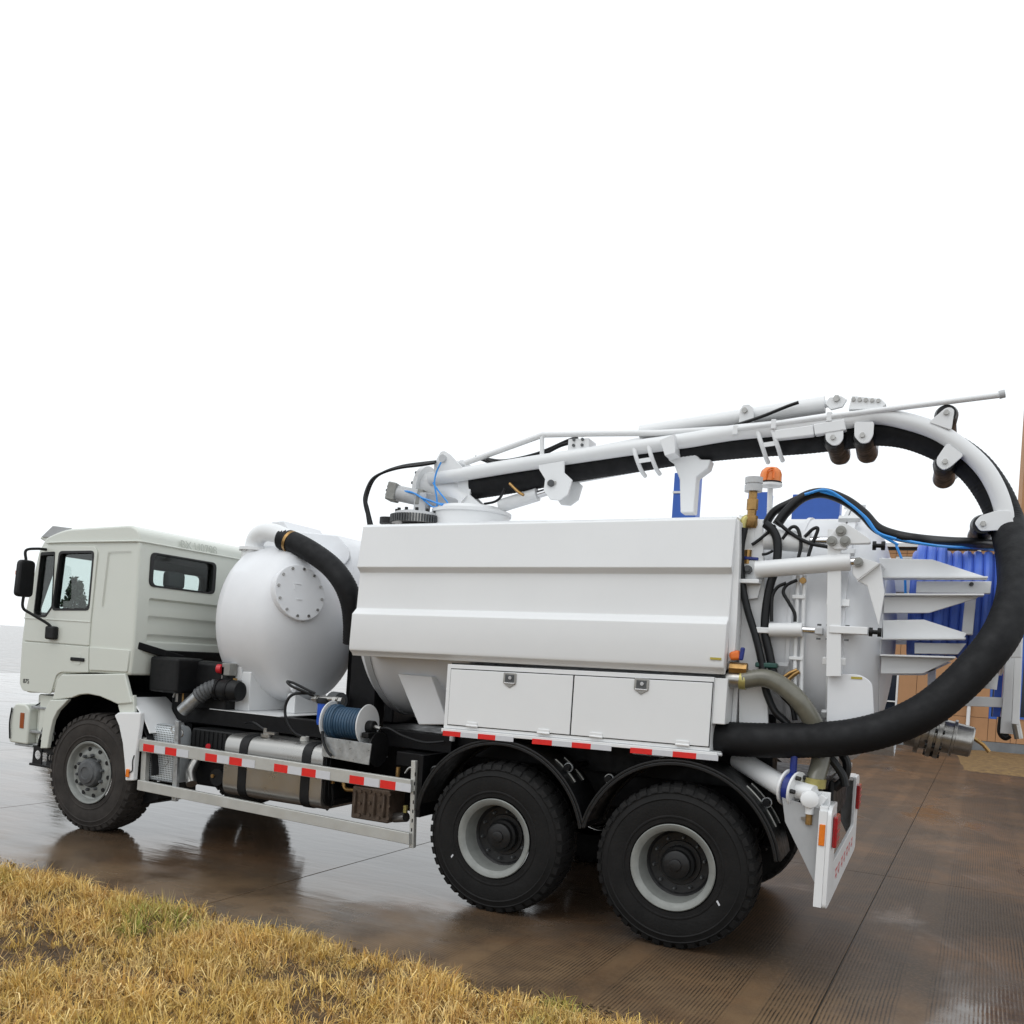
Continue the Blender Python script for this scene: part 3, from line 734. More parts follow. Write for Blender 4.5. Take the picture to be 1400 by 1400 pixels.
# rear mudguards with clips
def mudguard(cx, a0, a1):
    o = None
    mb = MB(); mb.sector(cx, HZ+0.02, 0.715, 0.735, 0.035, 0.47, a0, a1, 36); mb.sector(cx, HZ+0.02, 0.690, 0.7148, 0.030, 0.050, a0, a1, 36); mb.sector(cx, HZ+0.02, 0.690, 0.7148, 0.455, 0.475, a0, a1, 36)
    return part(mb, 'mudguard', 'guard_rubber', bevel=0.006)
g1 = mudguard(-1.4, math.radians(12), math.radians(172)); g2 = mudguard(0.0, math.radians(10), math.radians(167))
for y_off in (0,):
    for cx in (-1.4, 0.0):
        mb = MB(); mb.sector(cx, HZ+0.02, 0.715, 0.735, 2.03, 2.465, math.radians(10), math.radians(170), 30); part(mb, 'mudguard', 'guard_rubber', bevel=0.006)
def clip(guard, cx, adeg, span):
    for y in (0.17, 0.35):
        mb = MB(); mb.sector(cx, HZ+0.02, 0.736, 0.742, y, y+0.018, math.radians(adeg-span), math.radians(adeg+span), 8); part(mb, 'clip_strip', 'aluminium', guard)
    a = math.radians(adeg); c = Vector((cx+0.765*math.cos(a), 0, HZ+0.02+0.765*math.sin(a)))
    mb = MB(); mb.tube([(c.x, 0.13, c.z), (c.x, 0.60, c.z), (c.x, 0.79, c.z-0.03)], 0.024, 12, smooth=3); part(mb, 'mudguard_arm', 'chassis_black', guard)
    mb = MB(); mb.lathe([(0.030, 0), (0.036, 0.0), (0.036, 0.022), (0.030, 0.022), (0.030, 0)], (c.x, 0.17, c.z), (0, 1, 0), 18); mb.box(c.x-0.006, c.x+0.006, 0.17, 0.19, c.z-0.075, c.z-0.034); part(mb, 'hose_clip', 'galvanised', guard)
clip(g1, -1.4, 48, 9); clip(g1, -1.4, 147, 7); clip(g2, 0.0, 137, 8); clip(g2, 0.0, 40, 13)

# ---------------------------------------------------------------- cab
out_poly = roundpoly([(-6.80, 1.265), (-6.925, 1.33), (-6.93, 1.80), (-6.905, 2.05), (-6.735, 2.76), (-6.66, 2.86), (-6.40, 2.945), (-5.47, 2.985), (-5.36, 2.93), (-5.34, 2.80), (-5.34, 1.80), (-5.36, 1.545), (-5.86, 1.535), (-6.30, 1.49), (-6.40, 1.30)],
                     [0.06, 0.05, 0.1, 0.1, 0.06, 0.1, 0.2, 0.07, 0.05, 0.05, 0.02, 0.03, 0.02, 0.05, 0.03])
cab = MB().prism(out_poly, 'y', 0.03, 2.47).build('cab', 'cab_paint', T, bevel=0.045, seg=4, smooth=30)
qpoly = roundpoly([(-6.692,2.686), (-6.493,2.695), (-6.479,2.157), (-6.567,2.060), (-6.719,2.058), (-6.739,2.102)], 0.02, 3)
mpoly = roundpoly([(-6.419,2.707), (-5.942,2.716), (-5.959,2.154), (-6.466,2.135)], 0.045, 4)
wr = roundpoly([(0.193,2.730), (0.997,2.714), (1.014,2.415), (0.210,2.419)], 0.06, 5)
# the rear pane drawn level
wr = roundpoly([(0.19, 2.42), (1.02, 2.42), (1.02, 2.735), (0.19, 2.735)], 0.06, 5)
wr2 = [(2.5-a, b) for a, b in wr]
inner = MB().prism([(-6.86, 1.56), (-6.86, 2.04), (-6.70, 2.72), (-6.60, 2.82), (-5.44, 2.88), (-5.40, 2.80), (-5.40, 1.62)], 'y', 0.09, 2.41).build('cutter', 'interior')
cs = [inner]
for poly in (qpoly, mpoly): cs.append(MB().prism(poly, 'y', -0.1, 2.6).build('cutter', 'seal_rubber'))
cs.append(MB().prism(wr, 'x', -5.6, -5.2).build('cutter', 'seal_rubber'))
cs.append(MB().prism(wr2, 'x', -5.6, -5.2).build('cutter', 'seal_rubber'))
ws = roundpoly([(0.16, 2.08), (2.34, 2.08), (2.26, 2.70), (0.24, 2.70)], 0.08, 4)
cs.append(MB().prism(ws, 'x', -7.1, -6.62).build('cutter', 'seal_rubber'))
# pressed panel recess beside the door and three pressed ribs in the rear wall
rec = roundpoly([(-5.767,2.732), (-5.434,2.743), (-5.470,2.179), (-5.805,2.160)], 0.03, 3)
def scale_poly(p, s):
    c = (sum(a for a, _ in p)/len(p), sum(b for _, b in p)/len(p)); return [(c[0]+(a-c[0])*s, c[1]+(b-c[1])*s) for a, b in p]
def frust(poly, ax, a0, a1, k):
    """Recess cutter with sloping sides."""
    mb = MB(); n = len(poly); q = scale_poly(poly, k)
    P = lambda p, a: {'x': (a, p[0], p[1]), 'y': (p[0], a, p[1])}[ax]
    mb.add([P(p, a0) for p in poly]+[P(p, a1) for p in q], [tuple(range(n-1, -1, -1)), tuple(range(n, 2*n))]+[(i, (i+1) % n, n+(i+1) % n, n+i) for i in range(n)])
    return mb
cs.append(frust(rec, 'y', 0.02, 0.046, 0.93).build('cutter', 'cab_paint'))
for z0, z1 in ((2.19, 2.325), (2.015, 2.155), (1.84, 1.975)):
    rp = roundpoly([(0.16, z0), (2.34, z0), (2.34, z1), (0.16, z1)], 0.05, 3); n = len(rp)
    c0 = MB(); q = [(min(max(a, 0.20), 2.30), b*0.35+(z0+z1)/2*0.65) for a, b in rp]
    c0.add([(-5.30, a, b) for a, b in rp]+[(-5.374, a, b) for a, b in q], [tuple(range(n-1, -1, -1)), tuple(range(n, 2*n))]+[(i, (i+1) % n, n+(i+1) % n, n+i) for i in range(n)])
    cs.append(c0.build('cutter', 'cab_paint'))
bake(cab); cut(cab, cs); drop(cs)
C = cab
def cpart(mb, name, m, bevel=0.0, smooth=35, seg=2): return mb.build(name, m, C, bevel, smooth, (0, 0, 0), seg)
# doors: upper and lower skins standing proud of the shell, both sides
def inset(p, d):
    """Shrink a 2D polygon about its centre by about d metres."""
    c = Vector((sum(a for a, _ in p)/len(p), sum(b for _, b in p)/len(p))); o = []
    for a in p:
        v = Vector(a)-c; L_ = v.length; o.append(tuple(c+v*((L_-d)/L_)))
    return o
up_door = roundpoly([(-6.865, 1.797), (-6.88, 2.06), (-6.715, 2.742), (-6.60, 2.775), (-5.935, 2.775), (-5.889, 2.72), (-5.925, 2.03), (-5.925, 1.797)], [0.01, 0.03, 0.05, 0.03, 0.05, 0.04, 0.02, 0.01], 4)
lo_door = roundpoly([(-6.845, 1.285), (-6.89, 1.36), (-6.885, 1.785), (-5.926, 1.785), (-5.908, 1.535), (-6.29, 1.515), (-6.36, 1.48), (-6.42, 1.285)], [0.04, 0.03, 0.01, 0.01, 0.01, 0.05, 0.04, 0.02], 4)
side_low = roundpoly([(-5.900, 1.56), (-5.914, 1.785), (-5.37, 1.785), (-5.385, 1.575)], 0.015, 2)
for sgn in (0, 1):
    ya, yb = (0.016, 0.031) if sgn == 0 else (2.469, 2.484)
    d = MB().prism(up_door, 'y', ya, yb).build('door', 'cab_paint', C, bevel=0.005)
    kk = [MB().prism(scale_poly(p, 1.0), 'y', ya-0.1, yb+0.1).build('cutter', 'seal_rubber') for p in (qpoly, mpoly)]
    bake(d); cut(d, kk); drop(kk)
    cpart(MB().prism(lo_door, 'y', ya, yb), 'door_skirt', 'cab_paint', bevel=0.005)
    cpart(MB().prism(side_low, 'y', ya, yb), 'side_panel', 'cab_paint', bevel=0.005)
    yo = ya-0.004 if sgn == 0 else yb-0.002
    for p in (qpoly, mpoly):
        cpart(MB().ring(scale_poly(p, 1.05), inset(p, 0.012), 'y', yo, yo+0.012), 'window_seal', 'seal_rubber')
        yg = 0.045 if sgn == 0 else 2.451
        cpart(MB().prism(scale_poly(p, 1.02), 'y', yg, yg+0.004), 'side_window', 'cab_glass', smooth=0)
    cpart(MB().bar((-6.885, yo+0.003, 2.03), (-5.93, yo+0.003, 2.03), 0.010, 0.012), 'door_crease', 'cab_paint', bevel=0.003)
# door handle
hd = MB().box(-6.155, -5.965, 0.000, 0.017, 1.635, 1.672); cpart(hd, 'door_handle', 'plastic_black', bevel=0.008)
cpart(MB().prism(roundpoly(rect(-6.11, -6.02, 1.60, 1.72), 0.03), 'y', 0.012, 0.0175), 'handle_recess', 'cab_paint')
# small model number on the door skirt
def text_obj(txt, size, loc, rot, m, parent, ext=0.001, name='lettering', space=1.0):
    cu = bpy.data.curves.new(name, 'FONT'); cu.body = txt; cu.size = size; cu.extrude = ext; cu.align_x = 'CENTER'; cu.align_y = 'CENTER'; cu.space_character = space
    o = bpy.data.objects.new(name, cu); COL.objects.link(o)
    me = bpy.data.meshes.new_from_object(o.evaluated_get(bpy.context.evaluated_depsgraph_get())); bpy.data.objects.remove(o)
    me.materials.clear(); me.materials.append(MATS[m])
    o = bpy.data.objects.new(name, me); COL.objects.link(o); o.parent = parent; o.rotation_euler = rot; o.location = Vector(loc)-world_loc(parent)
    return o
text_obj('875', 0.062, (-6.79, 0.013, 1.385), (PI/2, 0, 0), 'lettering_black', C)
# pencilled marks on the roof edge above the rear window
text_obj('BX U0798', 0.12, (-5.329, 0.78, 2.868), (PI/2-0.22, 0, PI/2), 'pencil_mark', C, 0.0006)
# rear windows
for p in (wr, wr2):
    cpart(MB().ring(scale_poly(p, 1.06), inset(p, 0.02), 'x', -5.346, -5.328), 'window_seal', 'seal_rubber', bevel=0.004)
    cpart(MB().prism(scale_poly(p, 1.02), 'x', -5.372, -5.368), 'rear_window', 'cab_glass', smooth=0)
# windscreen, sun visor, roof edge
wsg = MB(); wsg.quadbox([(-6.885, 0.14, 2.07), (-6.885, 2.36, 2.07), (-6.735, 2.28, 2.72), (-6.735, 0.22, 2.72), (-6.881, 0.14, 2.07), (-6.881, 2.36, 2.07), (-6.731, 2.28, 2.72), (-6.731, 0.22, 2.72)])
cpart(wsg, 'windscreen', 'cab_glass', smooth=0)
v = MB(); v.quadbox([(-6.70, 0.10, 2.80), (-6.70, 2.40, 2.80), (-6.40, 2.40, 2.96), (-6.40, 0.10, 2.96), (-6.86, 0.10, 2.86), (-6.86, 2.40, 2.86), (-6.66, 2.40, 2.995), (-6.66, 0.10, 2.995)])
cpart(v, 'sun_visor', 'cab_paint', bevel=0.02)
v = MB(); v.quadbox([(-6.655, 0.085, 2.87), (-6.655, 0.097, 2.87), (-6.36, 0.097, 2.962), (-6.36, 0.085, 2.962), (-6.80, 0.085, 2.872), (-6.80, 0.097, 2.872), (-6.64, 0.097, 2.985), (-6.64, 0.085, 2.985)])
cpart(v, 'visor_bracket', 'grey_paint', bevel=0.002)
cpart(MB().tube([(-6.62, 0.015, 2.802), (-6.3, 0.012, 2.812), (-5.37, 0.018, 2.828), (-5.325, 0.06, 2.828), (-5.325, 2.4, 2.828)], 0.009, 8), 'roof_gutter', 'cab_paint')
# mirrors on both sides
def mirror(side):
    y = -0.17 if side == 0 else 2.67; s = -1 if side == 0 else 1; yb = 0.02 if side == 0 else 2.48
    mb = MB(); mb.prism(roundpoly([(-0.095, -0.185), (0.08, -0.185), (0.09, 0.185), (-0.075, 0.185)], 0.05, 4), 'x', 0, 0.075)
    mb.v = [(-6.70+p[0], y+p[1], 2.42+p[2]) for p in mb.v]
    ho = cpart(mb, 'mirror', 'plastic_black', bevel=0.02)
    cpart(MB().tube([(-6.66, y, 2.60), (-6.67, y, 2.70), (-6.64, (y+yb)/2, 2.73), (-6.62, yb, 2.735)], 0.014, 8, smooth=5), 'mirror_arm', 'plastic_black')
    cpart(MB().tube([(-6.66, y, 2.26), (-6.66, y, 2.13), (-6.60, y*0.7+yb*0.3, 2.07), (-6.46, y*0.25+yb*0.75, 1.98), (-6.43, yb+s*0.03, 1.92)], 0.014, 8, smooth=5), 'mirror_arm', 'plastic_black')
    cpart(MB().box(-6.50, -6.36, min(yb, yb+s*0.06), max(yb, yb+s*0.06), 1.83, 1.965), 'mirror_foot', 'plastic_black', bevel=0.02)
    cpart(MB().box(-6.704, -6.70, y-0.075, y-0.035, 2.45, 2.49), 'mirror_light', 'orange_plastic')
    return ho
mirror(0); mirror(1)
# interior: seats, dash, steering wheel
for y in (0.40, 1.60):
    cpart(MB().box(-6.10, -5.62, y, y+0.5, 1.60, 1.98), 'seat', 'seat_cloth', bevel=0.05)
    cpart(MB().prism(roundpoly([(-5.66, 1.95), (-5.50, 2.42), (-5.44, 2.42), (-5.53, 1.93)], 0.03), 'y', y+0.02, y+0.48), 'seat_back', 'seat_cloth', bevel=0.03)
    cpart(MB().box(-5.56, -5.47, y+0.13, y+0.37, 2.43, 2.60), 'head_rest', 'seat_cloth', bevel=0.035)
cpart(MB().box(-6.85, -6.55, 0.10, 2.40, 1.60, 2.10), 'dashboard', 'interior', bevel=0.04)
st = MB(); prof = [(0.20+0.016*math.cos(a), 0.016*math.sin(a)) for a in [2*PI*k/8 for k in range(9)]]
st.lathe(prof, (-6.38, 0.62, 2.14), (0.45, 0, 1), 28); st.tube([(-6.38, 0.62, 2.14), (-6.60, 0.62, 1.9)], 0.025, 8); st.bar((-6.38, 0.43, 2.14), (-6.38, 0.81, 2.14), 0.03, 0.02)
cpart(st, 'steering_wheel', 'interior')
# headliner light strip seen through the rear pane
cpart(MB().box(-6.60, -5.45, 0.12, 2.38, 2.79, 2.82), 'headliner', 'interior')

# front wings: upper apron, leg plates, inner liner
arch = lambda a0, a1, r, n=14: [(-5.86+r*math.cos(a0+(a1-a0)*k/n), HZ+0.03+r*math.sin(a0+(a1-a0)*k/n)) for k in range(n+1)]
for sgn in (0, 1):
    y0, y1 = (0.012, 0.055) if sgn == 0 else (2.445, 2.488)
    fl = lambda a, b: (a, b) if sgn == 0 else (2.5-b, 2.5-a)
    ap = [(-6.390,1.226), (-6.335,1.428), (-6.277,1.491), (-5.413,1.557), (-5.292,1.286), (-5.474,1.257)] + [(-5.584,1.284), (-5.726,1.315), (-5.889,1.324), (-6.010,1.307), (-6.110,1.270)]
    A = MB().prism(ap, 'y', y0, y1); wing = part(A, 'front_wing', 'cab_paint', bevel=0.012, seg=3)
    leg = [(-6.401,1.225), (-6.140,1.253), (-6.207,1.190), (-6.285,1.125), (-6.340,1.032), (-6.371,0.911), (-6.397,0.740), (-6.498,0.729), (-6.484,0.974), (-6.466,1.124)]
    MB().prism(leg, 'y', *fl(-0.002, 0.045)).build('wing_leg', 'cab_paint', wing, bevel=0.01)
    legr = [(-5.493,1.150), (-5.447,1.182), (-5.303,1.195), (-5.152,1.208), (-5.151,1.097), (-5.183,0.816), (-5.188,0.559), (-5.292,0.547), (-5.316,0.698), (-5.363,0.902), (-5.426,1.058)]
    MB().prism(legr, 'y', *fl(-0.004, 0.05)).build('wing_leg', 'white_paint', wing, bevel=0.012)
    MB().prism([(-5.496,1.248), (-5.293,1.363), (-5.268,1.197), (-5.459,1.174)], 'y', *fl(0.03, 0.07)).build('wing_bridge', 'cab_paint', wing, bevel=0.008)
    MB().sector(-5.80, HZ+0.05, 0.815, 0.83, *fl(0.056, 0.52), math.radians(29), math.radians(60), 20).build('wing_liner', 'white_paint', wing, bevel=0.004)
    MB().sector(-5.82, HZ+0.03, 0.795, 0.812, *fl(0.0555, 0.52), math.radians(2), math.radians(172), 26).build('wing_liner', 'plastic_black', wing)
    MB().box(-5.275, -5.235, *fl(-0.025, -0.0045), 0.585, 0.665).build('side_marker', 'amber_lens', wing, bevel=0.01)
    MB().tube([(-5.235, fl(-0.012, 0)[0], 0.63), (-5.20, fl(-0.012, 0)[0], 0.66), (-5.205, fl(-0.012, 0)[0], 0.74), (-5.19, fl(-0.01, 0)[0], 0.80)], 0.005, 6, smooth=4).build('marker_cable', 'line_rubber', wing)
for yy in ((0.525, 0.54), (1.96, 1.975)): part(MB().box(-6.62, -5.02, *yy, 0.64, 1.53), 'wheel_well_blackout', 'chassis_black')  # black sheet added to darken the arch and block daylight through it
part(MB().box(-6.63, -6.44, 0.065, 0.11, 0.80, 1.26), 'step_side', 'cab_paint', bevel=0.01)
part(MB().box(-3.95, -3.35, 1.55, 2.0, 1.205, 2.3), 'black_filler_box', 'chassis_black', bevel=0.02)  # added black block that darkens the bright gap between the two tanks
# black flap and lower tank behind the front wheel
part(MB().prism([(-5.423,0.474), (-5.078,0.516), (-5.074,0.361), (-5.222,0.306), (-5.405,0.275)], 'y', 0.2, 0.7), 'air_tank_cover', 'plastic_black', bevel=0.02)

# bumper with steps
bp_ = MB(); bp_.prism(roundpoly([(-7.02, 0.74), (-6.74, 0.74), (-6.74, 1.10), (-6.80, 1.15), (-6.95, 1.15), (-7.03, 1.06)], 0.03, 3), 'y', 0.03, 2.47)
bumper = part(bp_, 'bumper', 'cab_paint', bevel=0.02, seg=3)
MB().box(-6.86, -6.80, 0.022, 0.032, 0.90, 1.06).build('corner_marker', 'dark_amber', bumper, bevel=0.006)
MB().tube([(-6.985, 0.02, 1.10), (-7.0, 0.015, 0.95), (-6.99, 0.02, 0.78)], 0.008, 6, smooth=4).build('corner_seam', 'plastic_black', bumper)
for sgn in (0, 1):
    fl = lambda a, b: (a, b) if sgn == 0 else (2.5-b, 2.5-a)
    MB().box(-6.738, -6.635, *fl(0.12, 0.40), 0.745, 1.26).build('step_well', 'cab_paint', bumper, bevel=0.02)
    MB().box(-6.735, -6.41, *fl(0.05, 0.118), 1.115, 1.14).build('step_tread', 'galvanised', bumper, bevel=0.004)
    MB().box(-6.735, -6.43, *fl(0.05, 0.118), 0.865, 0.89).build('step_tread', 'galvanised', bumper, bevel=0.004)
    MB().box(-6.95, -6.68, *fl(0.05, 0.119), 0.715, 0.738).build('step_tread', 'galvanised', bumper, bevel=0.004)
    MB().tube([(-6.58, fl(0.10, 0)[0], 1.25), (-6.62, fl(0.10, 0)[0], 1.20), (-6.74, fl(0.09, 0)[0], 1.13)], 0.008, 6, smooth=4).build('step_cable', 'line_rubber', bumper)
# hanging black footstep: two pierced plates and a tread
fs = part(MB().box(-6.71, -6.32, 0.045, 0.27, 0.535, 0.56), 'footstep', 'plastic_black', bevel=0.006)
for yy in ((0.05, 0.062), (0.25, 0.262)):
    pl = MB().prism([(-6.67, 0.56), (-6.53, 0.56), (-6.54, 0.735), (-6.66, 0.735)], 'y', *yy).build('step_hanger', 'plastic_black', fs)
    ck = MB(); ck.lathe([(0.048, -0.1), (0.048, 0.3)], (-6.60, yy[0], 0.65), (0, 1, 0), 20); ck = ck.build('cutter', 'plastic_black'); cut(pl, [ck]); drop([ck])
    pl = MB().prism([(-6.46, 0.56), (-6.34, 0.56), (-6.345, 0.735), (-6.455, 0.735)], 'y', *yy).build('step_hanger', 'plastic_black', fs)
    ck = MB(); ck.lathe([(0.045, -0.1), (0.045, 0.3)], (-6.40, yy[0], 0.64), (0, 1, 0), 20); ck = ck.build('cutter', 'plastic_black'); cut(pl, [ck]); drop([ck])
MB().box(-6.56, -6.25, 0.06, 0.40, 0.68, 0.75).build('step_beam', 'plastic_black', fs, bevel=0.006)

# rear of the cab: linkage, exhaust pipe, air cleaner
part(MB().bar((-5.381,0.100,1.835), (-5.242,0.550,1.721), 0.09, 0.07), 'cab_mount_arm', 'chassis_black', bevel=0.008)
part(MB().box(-5.33, -5.25, 0.35, 2.15, 1.70, 1.80), 'cab_rear_sill', 'chassis_black', bevel=0.01)
part(MB().box(-5.30, -4.93, 0.20, 0.55, 1.40, 1.74), 'air_intake_box', 'plastic_black', bevel=0.03)
part(MB().box(-5.05, -4.99, 0.25, 0.31, 1.53, 1.67), 'cab_latch', 'stainless', bevel=0.01)
part(MB().tube([(-5.02, 0.28, 1.53), (-5.02, 0.28, 1.42), (-5.06, 0.30, 1.36)], 0.012, 8, smooth=3), 'latch_rod', 'stainless')
part(MB().cyl((-4.937,0.300,1.233), (-4.759,0.340,1.409), 0.062, 24), 'exhaust_pipe', 'galvanised')
mb = MB(); mb.tube([(-4.785,0.340,1.385), (-4.699,0.360,1.448), (-4.603,0.400,1.497)], 0.075, 20, smooth=6, step=0.018, rib=0.06); part(mb, 'exhaust_bellows', 'hub_grey')
mb = MB(); a_ = Vector((-4.665,0.420,1.464)); b_ = Vector((-4.364,0.460,1.445)); mb.lathe([(0.0, 0), (0.085, 0.0), (0.100, 0.03), (0.102, 0.27), (0.09, 0.31), (0.0, 0.31)], a_, (1, 0.05, 0.0), 28); ac = part(mb, 'air_cleaner', 'plastic_black')
for k in (0.06, 0.18): MB().lathe([(0.103, k), (0.107, k), (0.107, k+0.03), (0.103, k+0.03)], a_, (1, 0.05, 0), 28).build('cleaner_strap', 'chassis_black', ac)
part(MB().cyl((-5.17, 0.46, 1.30), (-5.17, 0.46, 1.42), 0.022, 12), 'coolant_pipe', 'stainless')
part(MB().cyl((-5.09, 0.46, 1.30), (-5.09, 0.46, 1.40), 0.016, 12), 'coolant_pipe', 'brass')
# pressure regulator with red knob
rg = part(MB().box(-4.62, -4.52, 0.45, 0.56, 1.60, 1.72), 'regulator', 'grey_cast', bevel=0.01)
MB().cyl((-4.665, 0.45, 1.66), (-4.62, 0.46, 1.66), 0.045, 16).build('red_knob', 'red_knob', rg)
MB().cyl((-4.61, 0.47, 1.48), (-4.61, 0.47, 1.60), 0.022, 10).build('brass_nipple', 'stainless', rg)
MB().cyl((-4.49, 0.50, 1.44), (-4.49, 0.50, 1.58), 0.022, 10).build('brass_nipple', 'brass', rg)
part(MB().prism([(-4.70, 1.56), (-4.48, 1.56), (-4.50, 2.30), (-4.72, 2.30)], 'y', 0.57, 0.59), 'regulator_plate', 'white_paint')

# ---------------------------------------------------------------- side guard
def seg_bar(name, tl, tr, bl, br, y0, y1, m, parent=None, bevel=0.006):
    c = [(bl[0], y0, bl[1]), (br[0], y0, br[1]), (br[0], y1, br[1]), (bl[0], y1, bl[1]), (tl[0], y0, tl[1]), (tr[0], y0, tr[1]), (tr[0], y1, tr[1]), (tl[0], y1, tl[1])]
    return MB().quadbox(c).build(name, m, parent or T, bevel)
rail = seg_bar('guard_rail', (-5.176,0.956), (-2.175,0.922), (-5.166,0.839), (-2.167,0.817), 0.02, 0.06, 'aluminium')
rail2 = seg_bar('guard_rail', (-5.161,0.569), (-2.156,0.494), (-5.161,0.472), (-2.149,0.401), 0.02, 0.06, 'aluminium')
seg_bar('guard_post', (-5.182,0.969), (-5.121,0.968), (-5.170,0.464), (-5.108,0.465), 0.061, 0.115, 'aluminium')
seg_bar('guard_post', (-4.781,1.164), (-4.735,1.161), (-4.760,0.416), (-4.705,0.416), 0.0615, 0.10, 'galvanised')
seg_bar('guard_post', (-2.207,1.072), (-2.166,1.070), (-2.174,0.368), (-2.132,0.368), 0.0615, 0.11, 'aluminium')
for k in range(7):
    z = 0.50+k*0.075; MB().prism(roundpoly(rect(-2.163, -2.153, z, z+0.03), 0.004, 2), 'y', 0.0600, 0.0613).build('post_slot', 'chassis_black', rail)
X0, X1 = -5.18, -2.165
def rail_z(x, k):   # k = 0 bottom edge, 1 top edge
    t = (x-X0)/(X1-X0); lo = 0.845+t*(0.818-0.845); hi = 0.955+t*(0.922-0.955); return lo+(hi-lo)*k
TAPES = [(-5.111,0.894), (-4.970,0.888), (-4.833,0.902), (-4.690,0.883), (-4.341,0.900), (-4.201,0.888), (-4.056,0.891), (-3.912,0.880), (-3.553,0.888), (-3.405,0.879), (-3.253,0.883), (-3.106,0.875), (-2.761,0.878), (-2.615,0.871), (-2.458,0.872), (-2.309,0.860)]
for k in range(0, len(TAPES), 2):
    xa, xb = TAPES[k][0], TAPES[k+1][0]
    for (a, b, m_) in ((xa, xb, 'red_tape'), (xb, min(xb+(xb-xa)*1.0, X1), 'white_tape')):
        ka, kb = 0.03, 0.66
        c = [(a, 0.0165, rail_z(a, ka)), (b, 0.0165, rail_z(b, ka)), (b, 0.0195, rail_z(b, ka)), (a, 0.0195, rail_z(a, ka)), (a, 0.0165, rail_z(a, kb)), (b, 0.0165, rail_z(b, kb)), (b, 0.0195, rail_z(b, kb)), (a, 0.0195, rail_z(a, kb))]
        MB().quadbox(c).build('reflective_tape', m_, rail, smooth=0)
# perforated silencer shield
def perforated(name):
    m = bpy.data.materials.new(name); m.use_nodes = True; nt = m.node_tree; N = nt.nodes; L = nt.links; b = N['Principled BSDF']
    tc = N.new('ShaderNodeTexCoord'); mp = N.new('ShaderNodeMapping'); mp.inputs['Scale'].default_value = (50, 50, 50); L.new(tc.outputs['Object'], mp.inputs[0])
    vf = N.new('ShaderNodeVectorMath'); vf.operation = 'FRACTION'; L.new(mp.outputs[0], vf.inputs[0])
    sp = N.new('ShaderNodeSeparateXYZ'); L.new(vf.outputs[0], sp.inputs[0])
    cb = N.new('ShaderNodeCombineXYZ'); L.new(sp.outputs[0], cb.inputs[0]); L.new(sp.outputs[2], cb.inputs[1])
    ds_ = N.new('ShaderNodeVectorMath'); ds_.operation = 'DISTANCE'; L.new(cb.outputs[0], ds_.inputs[0]); ds_.inputs[1].default_value = (0.5, 0.5, 0)
    lt = N.new('ShaderNodeMath'); lt.operation = 'LESS_THAN'; lt.inputs[1].default_value = 0.30; L.new(ds_.outputs['Value'], lt.inputs[0])
    mx = N.new('ShaderNodeMix'); mx.data_type = 'RGBA'; mx.inputs[6].default_value = (0.62, 0.66, 0.68, 1); mx.inputs[7].default_value = (0.03, 0.03, 0.03, 1)
    L.new(lt.outputs[0], mx.inputs[0]); L.new(mx.outputs[2], b.inputs['Base Color']); b.inputs['Metallic'].default_value = 0.35; b.inputs['Roughness'].default_value = 0.4
    MATS[name] = m
perforated('perforated_steel')
sh = part(MB().prism(roundpoly([(0.13, 0.56), (0.34, 0.56), (0.34, 1.10), (0.13, 1.10)], [0.03, 0.03, 0.09, 0.12], 6), 'x', -5.165, -4.84), 'silencer_shield', 'perforated_steel')
ar = MB(); ar.lathe([(0.085, 0), (0.095, 0), (0.095, 0.006), (0.085, 0.006), (0.085, 0)], (-4.98, 0.131, 0.80), (0, -1, 0), 30, PI*1.02, PI*1.98); ar.build('pressed_arc', 'galvanised', sh)
part(MB().tube([(-4.80, 0.11, 1.02), (-4.86, 0.10, 1.07), (-4.82, 0.10, 1.10), (-4.74, 0.11, 1.08), (-4.72, 0.11, 1.03), (-4.76, 0.11, 1.0)], 0.007, 6, smooth=5), 'wire_loop', 'stainless')
# ribbed battery box, chassis fillers, silencer outlet
bb = part(MB().box(-4.78, -4.26, 0.28, 0.72, 0.80, 1.09), 'battery_box', 'plastic_black', bevel=0.02)
for k in range(9): MB().box(-4.75+k*0.055, -4.725+k*0.055, 0.272, 0.2795, 0.82, 1.07).build('box_rib', 'plastic_black', bb)
MB().cyl((-4.55, 0.262, 0.93), (-4.55, 0.279, 0.93), 0.028, 14).build('red_switch', 'red_knob', bb)
part(MB().box(-4.78, -4.24, 0.34, 0.70, 0.54, 0.795), 'air_dryer_box', 'chassis_black', bevel=0.03)
part(MB().tube([(-4.72, 0.30, 0.78), (-4.70, 0.22, 0.68), (-4.62, 0.16, 0.58)], [0.045, 0.045, 0.05], 16, smooth=5), 'exhaust_outlet', 'stainless')
part(MB().lathe([(0.0, 0), (0.08, 0), (0.085, 0.02), (0.085, 0.10), (0.0, 0.12)], (-4.40, 0.24, 0.66), (0, 1, 0), 24), 'air_dryer', 'plastic_black')
part(MB().cyl((-4.44, 0.225, 0.67), (-4.44, 0.24, 0.67), 0.018, 8), 'air_fitting', 'brass')

